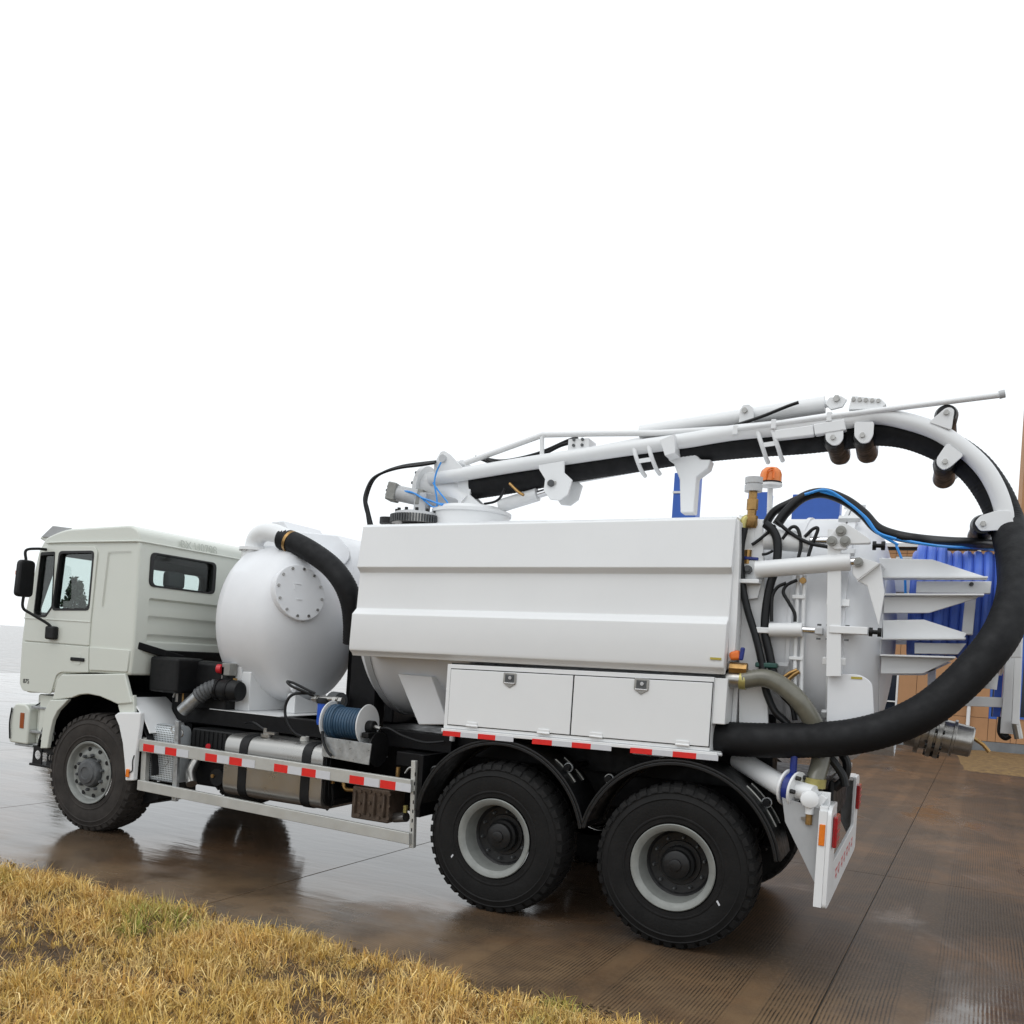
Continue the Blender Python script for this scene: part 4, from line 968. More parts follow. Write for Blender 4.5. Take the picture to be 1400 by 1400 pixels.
# fuel tank
ft_prof = roundpoly([(0.12, 0.53), (0.74, 0.53), (0.74, 1.09), (0.12, 1.09)], 0.13, 7)
ft = part(MB().prism(ft_prof, 'x', -4.22, -3.12), 'fuel_tank', 'tank_metal', bevel=0.012, seg=3)
MB().prism(scale_poly(ft_prof, 0.90), 'x', -3.119, -3.10).build('end_plate', 'plastic_black', ft, bevel=0.006)
MB().ring(scale_poly(ft_prof, 0.78), scale_poly(ft_prof, 0.68), 'x', -3.10, -3.088).build('end_pressing', 'plastic_black', ft, bevel=0.005)
MB().cyl((-3.10, 0.45, 0.97), (-3.085, 0.45, 0.97), 0.05, 20).build('end_plug', 'plastic_black', ft, bevel=0.004)
for x in (-4.04, -3.34):
    MB().ring(scale_poly(ft_prof, 1.022), scale_poly(ft_prof, 1.001), 'x', x, x+0.095).build('tank_strap', 'plastic_black', ft, bevel=0.003)
MB().cyl((-3.45, 0.28, 1.09), (-3.45, 0.28, 1.135), 0.04, 18).build('filler_cap', 'aluminium', ft, bevel=0.004)
sn = MB(); sn.cyl((-3.85, 0.25, 1.09), (-3.85, 0.25, 1.12), 0.055, 18).cyl((-3.87, 0.25, 1.12), (-3.87, 0.25, 1.17), 0.018, 10); sn.box(-3.86, -3.74, 0.22, 0.28, 1.12, 1.14); sn.build('fuel_sender', 'stainless', ft)
part(MB().tube([(-3.87, 0.25, 1.15), (-4.05, 0.30, 1.20), (-4.2, 0.36, 1.18)], 0.009, 6, smooth=5), 'fuel_line', 'line_rubber')
# hose reel
rl = part(MB().lathe([(0.0, 0.0), (0.172, 0.0), (0.176, 0.006), (0.172, 0.012), (0.0, 0.012)], (-2.78, 0.25, 1.30), (1, 0, 0), 48), 'hose_reel', 'white_paint')
MB().lathe([(0.0, 0.0), (0.172, 0.0), (0.176, 0.006), (0.172, 0.012), (0.0, 0.012)], (-3.155, 0.25, 1.30), (1, 0, 0), 48).build('reel_flange', 'white_paint', rl)
cl = MB()
for k in range(12):
    x = -3.128+k*0.0287; cl.lathe([(0.120+0.0145*math.cos(a), 0.0145*math.sin(a)) for a in [2*PI*j/8 for j in range(9)]], (x+0.012, 0.25, 1.30), (1, 0, 0), 36)
cl.build('wound_hose', 'blue_hose_dark', rl)
for k in range(3): MB().lathe([(0.138+0.013*math.cos(a), 0.013*math.sin(a)) for a in [2*PI*j/8 for j in range(9)]], (-3.122+k*0.027, 0.25, 1.30), (1, 0, 0), 36).build('wound_hose', 'blue_hose_dark', rl)
MB().cyl((-3.14, 0.25, 1.30), (-2.78, 0.25, 1.30), 0.105, 24).build('reel_drum', 'blue_hose_dark', rl)
MB().cyl((-2.77, 0.25, 1.285), (-2.70, 0.25, 1.285), 0.055, 20).build('reel_hub', 'plastic_black', rl, bevel=0.008)
MB().box(-2.75, -2.68, 0.13, 0.34, 1.20, 1.245).build('reel_stand', 'plastic_black', rl, bevel=0.008)
MB().cyl((-2.70, 0.25, 1.29), (-2.64, 0.25, 1.28), 0.018, 10).build('swivel', 'stainless', rl)
MB().tube([(-2.64, 0.25, 1.28), (-2.55, 0.24, 1.29), (-2.42, 0.26, 1.24), (-2.25, 0.32, 1.20), (-2.08, 0.36, 1.22)], 0.011, 8, smooth=6).build('supply_hose', 'line_rubber', rl)
MB().tube([(-3.12, 0.09, 1.22), (-3.10, 0.08, 1.14), (-3.04, 0.07, 1.06), (-3.00, 0.08, 1.02)], 0.013, 8, smooth=5).build('hose_end', 'line_rubber', rl)
MB().cyl((-3.20, 0.16, 1.28), (-3.155, 0.16, 1.28), 0.016, 12).build('reel_handle', 'orange_plastic', rl)
MB().prism([(-3.130,1.173), (-2.621,1.162), (-2.636,0.983), (-3.117,1.005)], 'y', 0.10, 0.112).build('reel_bracket', 'galvanised', rl, bevel=0.002)
MB().box(-3.13, -2.66, 0.112, 0.42, 1.02, 1.035).build('reel_tray', 'galvanised', rl)
# reel side bracket: rounded black plate
MB().lathe([(0.0, 0), (0.15, 0), (0.15, 0.006), (0.0, 0.006)], (-2.662, 0.27, 1.10), (1, 0, 0), 28).build('reel_side_plate', 'hub_dark', rl)
# blue filter
fi = part(MB().lathe([(0.0, 0), (0.045, 0), (0.052, 0.02), (0.052, 0.19), (0.0, 0.19)], (-3.30, 0.32, 1.25), (0, 0, 1), 24), 'water_filter', 'blue_plastic')
MB().lathe([(0.062, 0), (0.062, 0.03), (0.05, 0.05), (0.0, 0.05)], (-3.30, 0.32, 1.44), (0, 0, 1), 20).build('filter_head', 'plastic_black', fi)
MB().cyl((-3.42, 0.32, 1.47), (-3.14, 0.32, 1.49), 0.022, 12).build('filter_pipe', 'stainless', fi)
for x in (-3.40, -3.19, -3.13): MB().lathe([(0.035, 0), (0.035, 0.035)], (x, 0.32, 1.475), (1, 0, 0.05), 6).build('pipe_union', 'stainless', fi)
MB().tube([(-3.40, 0.30, 1.50), (-3.46, 0.25, 1.53), (-3.56, 0.20, 1.57), (-3.62, 0.20, 1.61), (-3.56, 0.22, 1.60), (-3.44, 0.26, 1.55), (-3.38, 0.30, 1.52)], 0.012, 8, smooth=6).build('filter_hose', 'line_rubber', fi)
MB().tube([(-3.42, 0.30, 1.52), (-3.56, 0.22, 1.50), (-3.62, 0.20, 1.40), (-3.60, 0.20, 1.27), (-3.52, 0.22, 1.16), (-3.42, 0.28, 1.12)], 0.013, 8, smooth=6).build('filter_hose', 'line_rubber', fi)
# bronze high-pressure pump
pm = part(MB().box(-2.88, -2.50, 0.24, 0.50, 0.49, 0.77), 'pressure_pump', 'bronze_pump', bevel=0.015)
for k in range(4):
    x = -2.835+k*0.098
    MB().lathe([(0.0, 0), (0.026, 0.0), (0.030, 0.05), (0.022, 0.17), (0.0, 0.20)], (x, 0.235, 0.54), (0, -0.02, 1), 12, sy=0.5).build('pump_rib', 'bronze_pump', pm)
    for z in (0.53, 0.63, 0.73):
        mb = MB(); hexnut(mb, (x+0.045, 0.2395, z+0.012*(k % 2)), (0, -1, 0), 0.016, 0.014); mb.build('pump_bolt', 'bronze_pump', pm)
MB().tube([(-2.90, 0.30, 0.72), (-2.99, 0.30, 0.72), (-3.02, 0.30, 0.78), (-3.02, 0.31, 0.86)], 0.018, 10, smooth=5).build('pump_pipe', 'brass', pm)
MB().cyl((-2.50, 0.34, 0.53), (-2.36, 0.30, 0.56), 0.042, 16).build('pump_inlet', 'stainless', pm)
MB().cyl((-2.36, 0.28, 0.60), (-2.36, 0.28, 0.66), 0.02, 8).build('yellow_fitting', 'yellow_clamp', pm)
part(MB().tube([(-3.10, 0.26, 0.86), (-3.10, 0.25, 0.74), (-3.09, 0.26, 0.60), (-3.16, 0.28, 0.52)], 0.014, 8, smooth=5), 'pump_hose', 'line_rubber')
part(MB().cyl((-3.10, 0.255, 0.76), (-3.10, 0.255, 0.84), 0.022, 8), 'pump_valve', 'brass')
part(MB().box(-2.50, -2.15, 0.30, 0.75, 0.98, 1.10), 'valve_box', 'chassis_black', bevel=0.01)
part(MB().cyl((-2.42, 0.22, 0.80), (-2.42, 0.22, 0.98), 0.018, 10), 'brass_riser', 'brass')
part(MB().tube([(-2.20, 0.15, 0.99), (-2.26, 0.14, 1.0), (-2.30, 0.14, 0.95)], 0.010, 8, smooth=4), 'hook', 'stainless')
# dark panels behind the side equipment
part(MB().box(-5.0, -2.1, 0.755, 0.775, 0.52, 1.09), 'dark_backing_sheet', 'chassis_black')  # long black sheet added so the space behind reads as deep shade
part(MB().box(-2.14, -2.10, 0.075, 0.50, 0.62, 1.12), 'guard_bracket_plate', 'chassis_black', bevel=0.004)

# ---------------------------------------------------------------- small round tank behind the cab
def dish(r, h, d, n=10):
    """Profile of a dished tank end: radius r at height h, bulging by d."""
    return [(r*math.cos(PI/2*k/n), h+d*math.sin(PI/2*k/n)) for k in range(n+1)]
TY, TZ, TRD = 1.20, 2.155, 0.80
prof = list(reversed([(r, -h) for r, h in dish(TRD, 0, 0.30)]))+[(TRD, 0.0), (TRD+0.004, 0.20), (TRD, 0.42)]+dish(TRD, 0.42, 0.36)[1:]
rt_ = part(MB().lathe(prof, (-4.66, TY, TZ), (1, 0, 0), 64, sx=0.96, upv=(0, 0, 1)), 'water_tank', 'tank_white', smooth=50)
# manhole on the rear end
mc = Vector((-3.985, 0.74, 2.44)); mn = Vector((0.916, -0.346, 0.20)).normalized()
mb = MB(); mb.lathe([(0.27, -0.06), (0.275, 0.02), (0.268, 0.026), (0.0, 0.028)], mc, mn, 48); mh = mb.build('manhole_cover', 'tank_white', rt_, smooth=30)
u_, v_ = frame_of(mn)
for k in range(12):
    a = 2*PI*k/12+0.2; q = MB(); hexnut(q, mc+u_*0.238*math.cos(a)+v_*0.238*math.sin(a)+mn*0.026, mn, 0.014, 0.014); q.build('manhole_bolt', 'stainless', rt_)
for (du, dv, w, h_) in ((0.03, 0.08, 0.08, 0.012), (0.06, 0.05, 0.012, 0.07), (0.02, -0.07, 0.06, 0.012)):
    c = mc+u_*du+v_*dv+mn*0.03; MB().bar(c-u_*w/2, c+u_*w/2, h_, 0.006, mn).build('weld_mark', 'tank_white', rt_)
MB().lathe([(0.03, -0.02), (0.03, 0.035), (0.02, 0.05), (0.0, 0.05)], (-3.970,0.881,2.101), (0.9, -0.3, 0), 14).build('tank_plug', 'tank_white', rt_)
MB().lathe([(0.03, -0.06), (0.03, 0.035), (0.02, 0.05), (0.0, 0.05)], (-4.050,0.829,1.516), (0.7, -0.6, -0.3), 14).build('tank_plug', 'tank_white', rt_)
# saddles
for (xa, xb, ya, yb) in ((-4.60, -4.38, 0.62, 1.78), (-4.12, -4.02, 0.86, 1.54)):
    sd_ = MB(); n = 14; ptop = []
    for k in range(n+1):
        yy = ya+(yb-ya)*k/n; dz = max(0.0, 1-((yy-TY)/(TRD*0.96))**2); ptop.append((yy, TZ-TRD*math.sqrt(dz)+0.03))
    sd_.prism([(ya-0.03, 1.272), (yb+0.03, 1.272)]+[(yb+0.03, ptop[-1][1]-0.02)]+ptop[::-1]+[(ya-0.03, ptop[0][1]-0.02)], 'x', xa, xb)
    sd_.build('tank_saddle', 'white_paint', rt_, bevel=0.008)
MB().box(-4.72, -3.86, 0.43, 1.97, 1.2655, 1.2715).build('base_plate', 'white_paint', rt_)
# outlet elbow on top and its black hose
ex, ey = -4.72, 0.92
MB().lathe([(0.13, 0), (0.13, 0.10), (0.155, 0.10), (0.155, 0.13), (0.0, 0.13)], (ex, ey, 2.76), (0, 0, 1), 32).build('outlet_neck', 'white_paint', rt_)
for k in range(8):
    a = 2*PI*k/8; q = MB(); hexnut(q, (ex+0.138*math.cos(a), ey+0.138*math.sin(a), 2.85), (0, 0, 1), 0.014, 0.02); q.build('flange_bolt', 'stainless', rt_)
el = MB(); el.tube([(ex, ey, 2.86), (ex-0.01, ey, 2.92), (ex+0.03, ey-0.01, 3.00), (ex+0.14, ey-0.03, 3.045), (ex+0.28, ey-0.05, 3.035), (ex+0.44, ey-0.06, 2.985), (ex+0.52, ey-0.06, 2.955)], 0.092, 24, smooth=6); el.build('outlet_elbow', 'white_paint', rt_)
hp = [(-4.339,0.860,2.975), (-4.201,0.860,2.947), (-3.972,0.860,2.855), (-3.726,0.860,2.717), (-3.560,0.860,2.559), (-3.490,0.900,2.390), (-3.476,0.950,2.198), (-3.495,1.000,1.989)]
ho = MB().tube(hp, 0.106, 28, smooth=10, step=0.014, rib=0.018).build('suction_link_hose', 'hose_rubber', T)
MB().lathe([(0.108, 0), (0.112, 0.0), (0.112, 0.03), (0.108, 0.03)], (-4.238,0.860,2.954), (0.93, 0.0, -0.36), 28).build('hose_clamp', 'brass', ho)
# faceted white housing behind the tank
bx = MB(); bx.prism([(-5.235,2.887), (-5.197,3.162), (-5.063,3.266), (-4.903,3.274), (-4.815,3.170), (-4.175,3.116), (-4.055,3.017), (-3.946,2.812), (-3.911,2.370), (-5.188,2.324)], 'y', 1.55, 2.2); hs = part(bx, 'filter_housing', 'tank_white', bevel=0.015)
q = MB(); q.lathe([(0.12, 0), (0.12, 0.02), (0.0, 0.022)], (-4.118,1.545,2.916), (0, -1, 0), 24); q.build('housing_flange', 'tank_white', hs)

# ---------------------------------------------------------------- main debris tank
MY, MZ, MR = 1.25, 2.275, 0.925
prof = list(reversed([(r, -h) for r, h in dish(MR, 0, 0.32)]))+[(MR, 0.0), (MR, 3.86)]
prof = prof+[(MR, 3.861), (0.0, 3.862)]
tank = part(MB().lathe(prof, (-2.93, MY, MZ), (1, 0, 0), 80, upv=(0, 0, 1)), 'debris_tank', 'tank_white', smooth=50)
MB().lathe([(MR+0.001, 0), (MR+0.012, 0.0), (MR+0.012, 0.06), (MR+0.001, 0.06)], (-2.96, MY, MZ), (1, 0, 0), 80, caps=False).build('weld_band', 'grey_paint', tank)
# flange and door ring with open joint
MB().lathe([(MR+0.001, 0), (1.0, 0.0), (1.0, 0.028), (MR+0.001, 0.028)], (0.905, MY, MZ), (1, 0, 0), 80, caps=False).build('tank_flange', 'white_paint', tank, bevel=0.004)
door = part(MB().lathe([(1.0, 0), (1.0, 0.055), (0.94, 0.06)]+dish(0.94, 0.062, 0.29, 12)[1:], (0.945, MY, MZ), (1, 0, 0), 80), 'rear_door', 'tank_white', smooth=40)
MB().lathe([(0.84, 0), (0.84, 0.03)], (0.930, MY, MZ), (1, 0, 0), 60).build('door_gasket', 'seal_rubber', door)
# clamp lugs round the door rim and a welded stiffener band on the barrel
for k in range(16):
    a = 2*PI*(k+0.5)/16; c = Vector((0.955, MY+0.985*math.cos(a), MZ+0.985*math.sin(a))); o_ = Vector((0, math.cos(a), math.sin(a)))
    MB().bar(c-Vector((0.075, 0, 0))+o_*0.03, c+Vector((0.075, 0, 0))+o_*0.03, 0.05, 0.035, o_).build('door_clamp', 'white_paint', door, bevel=0.005)
for x in (0.36, 0.62): MB().lathe([(MR+0.001, 0), (MR+0.012, 0.0), (MR+0.012, 0.03), (MR+0.001, 0.03)], (x, MY, MZ), (1, 0, 0), 80, caps=False).build('stiffener_band', 'tank_white', tank, bevel=0.003)
MB().lathe([(0.62, 0.0), (0.635, 0.0), (0.635, 0.02), (0.62, 0.02), (0.62, 0.0)], (1.205, MY, MZ), (1, 0, 0), 64).build('door_rib', 'tank_white', door)
# flat cladding band on the near side of the tank and small plates
MB().prism([(0.241,3.087), (0.409,3.050), (0.546,1.556), (0.341,1.563)], 'y', 0.295, 0.335).build('end_cladding', 'white_paint', tank, bevel=0.004)
MB().prism([(0.862,2.969), (0.947,2.969), (1.010,1.977), (0.915,1.970)], 'y', 0.20, 0.24).build('flange_cover', 'white_paint', door if False else tank, bevel=0.004)
MB().prism([(-2.619,1.752), (-2.275,1.750), (-2.082,1.357), (-2.373,1.330)], 'y', 0.42, 2.08).build('tank_saddle', 'tank_white', tank, bevel=0.012)
MB().prism([(-0.5, 1.272), (0.1, 1.272), (0.05, 1.75), (-0.45, 1.75)], 'y', 0.5, 2.0).build('tank_saddle', 'tank_white', tank, bevel=0.012)
mb = MB(); mb.cyl((-1.98, 0.30, 1.36), (-1.95, 0.27, 1.43), 0.022, 12); part(mb, 'drain_cock', 'brass')
part(MB().tube([(-1.97, 0.30, 1.24), (-1.97, 0.30, 1.36)], 0.024, 12), 'drain_nipple', 'grey_cap')
MB().prism(roundpoly([(0.916,1.990), (1.117,1.999), (1.203,1.956), (1.242,1.624), (0.932,1.595)], [0.01, 0.03, 0.05, 0.02, 0.01], 4), 'y', 0.27, 0.31).build('door_side_plate', 'tank_white', door, bevel=0.006)
MB().prism([(1.068,1.981), (1.138,1.981), (1.139,1.966), (1.069,1.966)], 'y', 0.266, 0.2695).build('yellow_sticker', 'sticker_yellow', door)

# ---------------------------------------------------------------- stepped side water tank (near side) and its twin
PX0, PX1 = -2.855, 0.262
def shear(x): return 0.0165*(x-PX0)
pp = [(0.16, 3.0), (0.105, 2.975), (0.062, 2.655), (0.058, 2.628), (0.105, 2.588), (0.088, 2.285), (0.030, 2.235), (0.018, 1.955), (0.024, 1.93), (0.062, 1.905), (0.075, 1.885), (0.42, 1.885), (0.46, 3.0)]
def side_tank(far):
    mb = MB(); n = len(pp); e = 0.02
    rings = [(PX0+e, 0.012), (PX0, 0.0), (PX1, 0.0), (PX1+e*0.5, 0.012)]
    V = []; F = []
    for (x, ins) in ((PX0, 0), (PX1, 0)):
        for (y, z) in pp:
            yy = y if not far else 2.5-y
            V.append((x, yy, z+shear(x)))
    F = [tuple(range(n-1, -1, -1)), tuple(range(n, 2*n))]+[(i, (i+1) % n, n+(i+1) % n, n+i) for i in range(n)]
    mb.add(V, F); return part(mb, 'side_water_tank', 'white_paint', bevel=0.007, seg=3)
st1 = side_tank(False); st2 = side_tank(True)
MB().prism([(0.166,2.050), (0.242,2.050), (0.243,2.035), (0.167,2.035)], 'y', 0.010, 0.0165).build('yellow_sticker', 'sticker_yellow', st1)
# end plate of the side tank with edge strip
MB().prism([(0.230,3.045), (0.283,3.014), (0.299,2.769), (0.311,2.361), (0.311,2.054), (0.267,2.026)], 'y', 0.12, 0.30).build('end_strip', 'white_paint', st1, bevel=0.005)
part(MB().box(PX0+0.95, PX1-0.02, 0.09, 0.45, 1.862, 1.884), 'seal_strip', 'seal_rubber')

# ---------------------------------------------------------------- tool locker
BX0, BX1 = -1.925, 0.195
def lz(x, t):   # height at share t of the locker, a little higher at the rear
    lo = 1.372+0.035*(x-BX0)/(BX1-BX0)*1.0; hi = 1.872+0.042*(x-BX0)/(BX1-BX0); return lo+(hi-lo)*t
def slabq(xa, xb, ta, tb, y0, y1):
    return MB().quadbox([(xa, y0, lz(xa, ta)), (xb, y0, lz(xb, ta)), (xb, y1, lz(xb, ta)), (xa, y1, lz(xa, ta)), (xa, y0, lz(xa, tb)), (xb, y0, lz(xb, tb)), (xb, y1, lz(xb, tb)), (xa, y1, lz(xa, tb))])
lk = part(slabq(BX0, BX1, -0.02, 1.0, 0.055, 0.55), 'tool_locker', 'white_paint', bevel=0.006)
slabq(BX1, BX1+0.09, 0.36, 0.99, 0.07, 0.55).build('locker_end', 'white_paint', lk, bevel=0.006)
slabq(BX1+0.092, BX1+0.125, 0.13, 0.98, 0.28, 0.55).build('locker_flange', 'white_paint', lk, bevel=0.003)
for (xa, xb) in ((-1.885, -0.848), (-0.838, 0.188)):
    d = slabq(xa, xb, 0.045, 0.92, 0.044, 0.0545).build('locker_door', 'white_paint', lk, bevel=0.004)
    MB().quadbox([(xa-0.006, 0.0546, lz(xa, .03)), (xb+0.006, 0.0546, lz(xb, .03)), (xb+0.006, 0.0552, lz(xb, .03)), (xa-0.006, 0.0552, lz(xa, .03)), (xa-0.006, 0.0546, lz(xa, .935)), (xb+0.006, 0.0546, lz(xb, .935)), (xb+0.006, 0.0552, lz(xb, .935)), (xa-0.006, 0.0552, lz(xa, .935))]).build('door_shadow_gap', 'seal_rubber', lk)  # thin dark sheet gives the shade of the door gap by its colour
for i, (px, pz) in enumerate(((-1.364,1.787), (-0.319,1.817))):
    sh_ = roundpoly([(px-0.055, pz+0.052), (px+0.055, pz+0.052), (px+0.055, pz-0.03), (px, pz-0.066), (px-0.055, pz-0.03)], 0.008, 2)
    lt_ = MB().prism(sh_, 'y', 0.037, 0.0435).build('paddle_latch', 'stainless', lk, bevel=0.003)
    MB().prism(rect(px-0.038, px+0.038, pz-0.022, pz+0.038), 'y', 0.0345, 0.0368).build('latch_recess', 'hub_grey', lk)
    MB().cyl((px+0.006, 0.026, pz+0.014), (px+0.006, 0.0344, pz+0.014), 0.014, 12).build('latch_key', 'chrome', lk)
    MB().box(px-0.045, px+0.045, 0.028, 0.0344, pz-0.034, pz-0.024).build('latch_paddle', 'chrome', lk, bevel=0.002)
for p in [(-1.665,1.414), (-1.056,1.417), (-0.637,1.431), (0.006,1.436)]:
    MB().box(p[0]-0.047, p[0]+0.047, 0.036, 0.0435, p[1]-0.014, p[1]+0.018).build('door_hinge', 'white_paint', lk, bevel=0.004)
    MB().cyl((p[0]-0.05, 0.037, p[1]-0.012), (p[0]+0.05, 0.037, p[1]-0.012), 0.008, 10).build('hinge_barrel', 'white_paint', lk)
sill = slabq(BX0-0.005, BX1+0.06, -0.075, -0.022, 0.03, 0.55).build('locker_sill', 'white_paint', lk, bevel=0.004)
tp = [(-1.910,1.337), (-1.751,1.334), (-1.599,1.332), (-1.447,1.330), (-1.294,1.325), (-1.137,1.344), (-0.975,1.349), (-0.817,1.351), (-0.667,1.348), (-0.509,1.348), (-0.366,1.357), (-0.204,1.364), (-0.055,1.364), (0.112,1.361), (0.264,1.357)]
for i, m_ in ((0, 'red_tape'), (1, 'white_tape'), (2, 'red_tape'), (3, 'white_tape'), (5, 'red_tape'), (6, 'white_tape'), (7, 'red_tape'), (8, 'white_tape'), (10, 'red_tape'), (11, 'white_tape'), (12, 'red_tape'), (13, 'white_tape')):
    xa, xb = tp[i][0], tp[i+1][0]; slabq(xa, xb, -0.135, -0.058, 0.0255, 0.0295).build('reflective_tape', m_, lk, smooth=0)
mb = MB(); mb.cyl((BX1+0.05, 0.045, lz(BX1, -0.045)), (BX1+0.09, 0.045, lz(BX1, -0.045)), 0.012, 10); mb.build('sill_stub', 'grey_cap', lk)
# black box standing in for the dark void behind and below the locker
part(MB().box(-2.05, 0.55, 0.552, 0.78, 1.12, 1.75), 'dark_void_box', 'chassis_black')

# ---------------------------------------------------------------- boom on the tank top
BY = 1.25
pd = part(MB().lathe([(0.36, -0.10), (0.36, 0.05), (0.375, 0.055), (0.375, 0.085), (0.33, 0.09), (0.31, 0.12), (0.0, 0.125)], (-2.44, BY, 3.205), (0, 0, 1), 56), 'boom_turntable', 'white_paint', smooth=30)
GX, GY, GZ = -2.87, 0.98, 3.135
gear = MB(); gear.lathe([(0.23, 0.0), (0.23, 0.075), (0.0, 0.076)], (GX, GY, GZ), (0, 0, 1), 60); g_ = gear.build('slew_gear', 'stainless', pd)
tg = MB()
for k in range(54):
    a = 2*PI*k/54; c = Vector((GX+0.238*math.cos(a), GY+0.238*math.sin(a), GZ)); tg.bar(c+Vector((0, 0, 0.002)), c+Vector((0, 0, 0.073)), 0.014, 0.022, (math.cos(a), math.sin(a), 0))
tt = tg.build('gear_teeth', 'hub_grey', pd); tag(tt, kind='stuff')
MB().lathe([(0.215, 0), (0.205, 0.025), (0.17, 0.035), (0.0, 0.035)], (GX, GY, GZ+0.077), (0, 0, 1), 40).build('gear_cover', 'grey_cap', pd)
for k in range(12):
    a = 2*PI*k/12; q = MB(); hexnut(q, (GX+0.19*math.cos(a), GY+0.19*math.sin(a), GZ+0.095), (0, 0, 1), 0.016, 0.035); q.build('cover_bolt', 'hub_dark', pd)
MB().lathe([(0.0, 0), (0.09, 0), (0.09, 0.06), (0.0, 0.06)], (GX-0.29, GY-0.02, GZ), (0, 0, 1), 14).build('slew_pinion', 'hub_dark', pd)
# column plates and base block
boom = part(MB().prism([(-2.450,3.277), (-2.637,3.278), (-2.567,3.387), (-2.543,3.585), (-2.396,3.582), (-2.416,3.439), (-2.270,3.329), (-2.236,3.275)], 'y', 1.14, 1.17), 'boom_column', 'white_paint', bevel=0.006)
MB().prism([(-2.528,3.312), (-2.703,3.314), (-2.631,3.425), (-2.615,3.629), (-2.472,3.625), (-2.477,3.479), (-2.344,3.366), (-2.309,3.310)], 'y', 1.33, 1.36).build('column_plate', 'white_paint', boom, bevel=0.006)
# suction bend at the boom foot
bd = MB(); bd.tube([(-2.484,1.250,3.365), (-2.633,1.250,3.464), (-2.813,1.250,3.523), (-3.010,1.250,3.549)], 0.14, 28, smooth=6); bd.build('suction_bend', 'white_paint', boom)
fa = Vector((-2.944,1.250,3.540)); fd = (Vector((-3.043,1.250,3.553))-fa).normalized()
MB().lathe([(0.20, 0), (0.20, 0.045), (0.0, 0.046)], fa, fd, 40).build('bend_flange', 'white_paint', boom, bevel=0.005)
u_, v_ = frame_of(fd)
for k in range(10):
    a = 2*PI*k/10; q = MB(); hexnut(q, fa+u_*0.175*math.cos(a)+v_*0.175*math.sin(a)+fd*0.046, fd, 0.016, 0.02); q.build('flange_bolt', 'hub_grey', boom)
# boom tubes (a pair) with curved end, hose slung between them
near_pts = [(-2.827,3.584), (-2.424,3.628), (-1.980,3.682), (-1.417,3.743), (-0.886,3.799), (-0.384,3.847), (-0.027,3.891), (0.318,3.910), (0.649,3.928), (0.863,3.946), (1.070,3.968), (1.277,3.919), (1.486,3.832), (1.673,3.695), (1.810,3.552), (1.898,3.402), (1.953,3.248), (1.976,3.106)]
def boom_tube(y, name):
    P = [(p[0], y, p[1]) for p in near_pts]
    return MB().tube(P, 0.062, 20, smooth=5).build(name, 'white_paint', boom)
boom_tube(1.10, 'boom_tube'); boom_tube(1.40, 'boom_tube')
for k in (0, 4, 7, 9):
    p = near_pts[k]; MB().cyl((p[0]+0.02, 1.12, p[1]), (p[0]+0.02, 1.38, p[1]), 0.045, 14).build('boom_spreader', 'white_paint', boom)
# the big black suction hose, from the boom foot over the curve and down to the side of the truck
main_pts = [(-2.434,1.250,3.537), (-2.191,1.250,3.566), (-1.896,1.250,3.606), (-1.470,1.250,3.674), (-0.930,1.250,3.741), (-0.419,1.250,3.805), (0.066,1.250,3.840), (0.526,1.250,3.857), (0.855,1.250,3.883), (1.067,1.250,3.902), (1.303,1.250,3.863), (1.546,1.250,3.752), (1.741,1.250,3.603), (1.882,1.250,3.410), (1.979,1.220,3.189), (2.019,1.050,3.005), (2.038,0.860,2.826), (2.039,0.680,2.656), (2.008,0.520,2.481), (1.939,0.400,2.294), (1.829,0.330,2.114), (1.686,0.280,1.933), (1.523,0.240,1.778), (1.324,0.220,1.660), (1.082,0.200,1.575), (0.805,0.190,1.528), (0.513,0.200,1.498), (0.223,0.260,1.482), (-0.095,0.360,1.472), (-0.404,0.460,1.460)]
sh_h = MB().tube(main_pts, 0.120, 32, smooth=12, step=0.016, rib=0.009).build('suction_hose', 'hose_rubber', T, smooth=18)
# slings under the hose
def sling(px):
    pass
for cx in ((-0.834,3.797), (-0.707,3.811), (0.189,3.881), (0.302,3.893)):
    pts = [(cx[0], 1.06, cx[1]), (cx[0]+0.03, 1.05, cx[1]-0.08), (cx[0]+0.055, 1.075, cx[1]-0.15), (cx[0]+0.065, 1.13, cx[1]-0.19), (cx[0]+0.07, 1.22, cx[1]-0.212)]
    MB().tube(pts, 0.018, 10, smooth=5).build('hose_sling', 'white_paint', boom)
for a, b in (((-0.788,3.675), (-0.668,3.689)), ((0.232,3.770), (0.344,3.783))):
    MB().bar((a[0], 1.055, a[1]), (b[0], 1.055, b[1]), 0.012, 0.035).build('sling_tie', 'white_paint', boom)
MB().tube([(p[0], 1.42, p[1]) for p in [(-2.195,3.531), (-1.531,3.586), (-0.662,3.714), (0.158,3.793), (0.610,3.830)]], 0.016, 8).build('lower_rod', 'white_paint', boom)
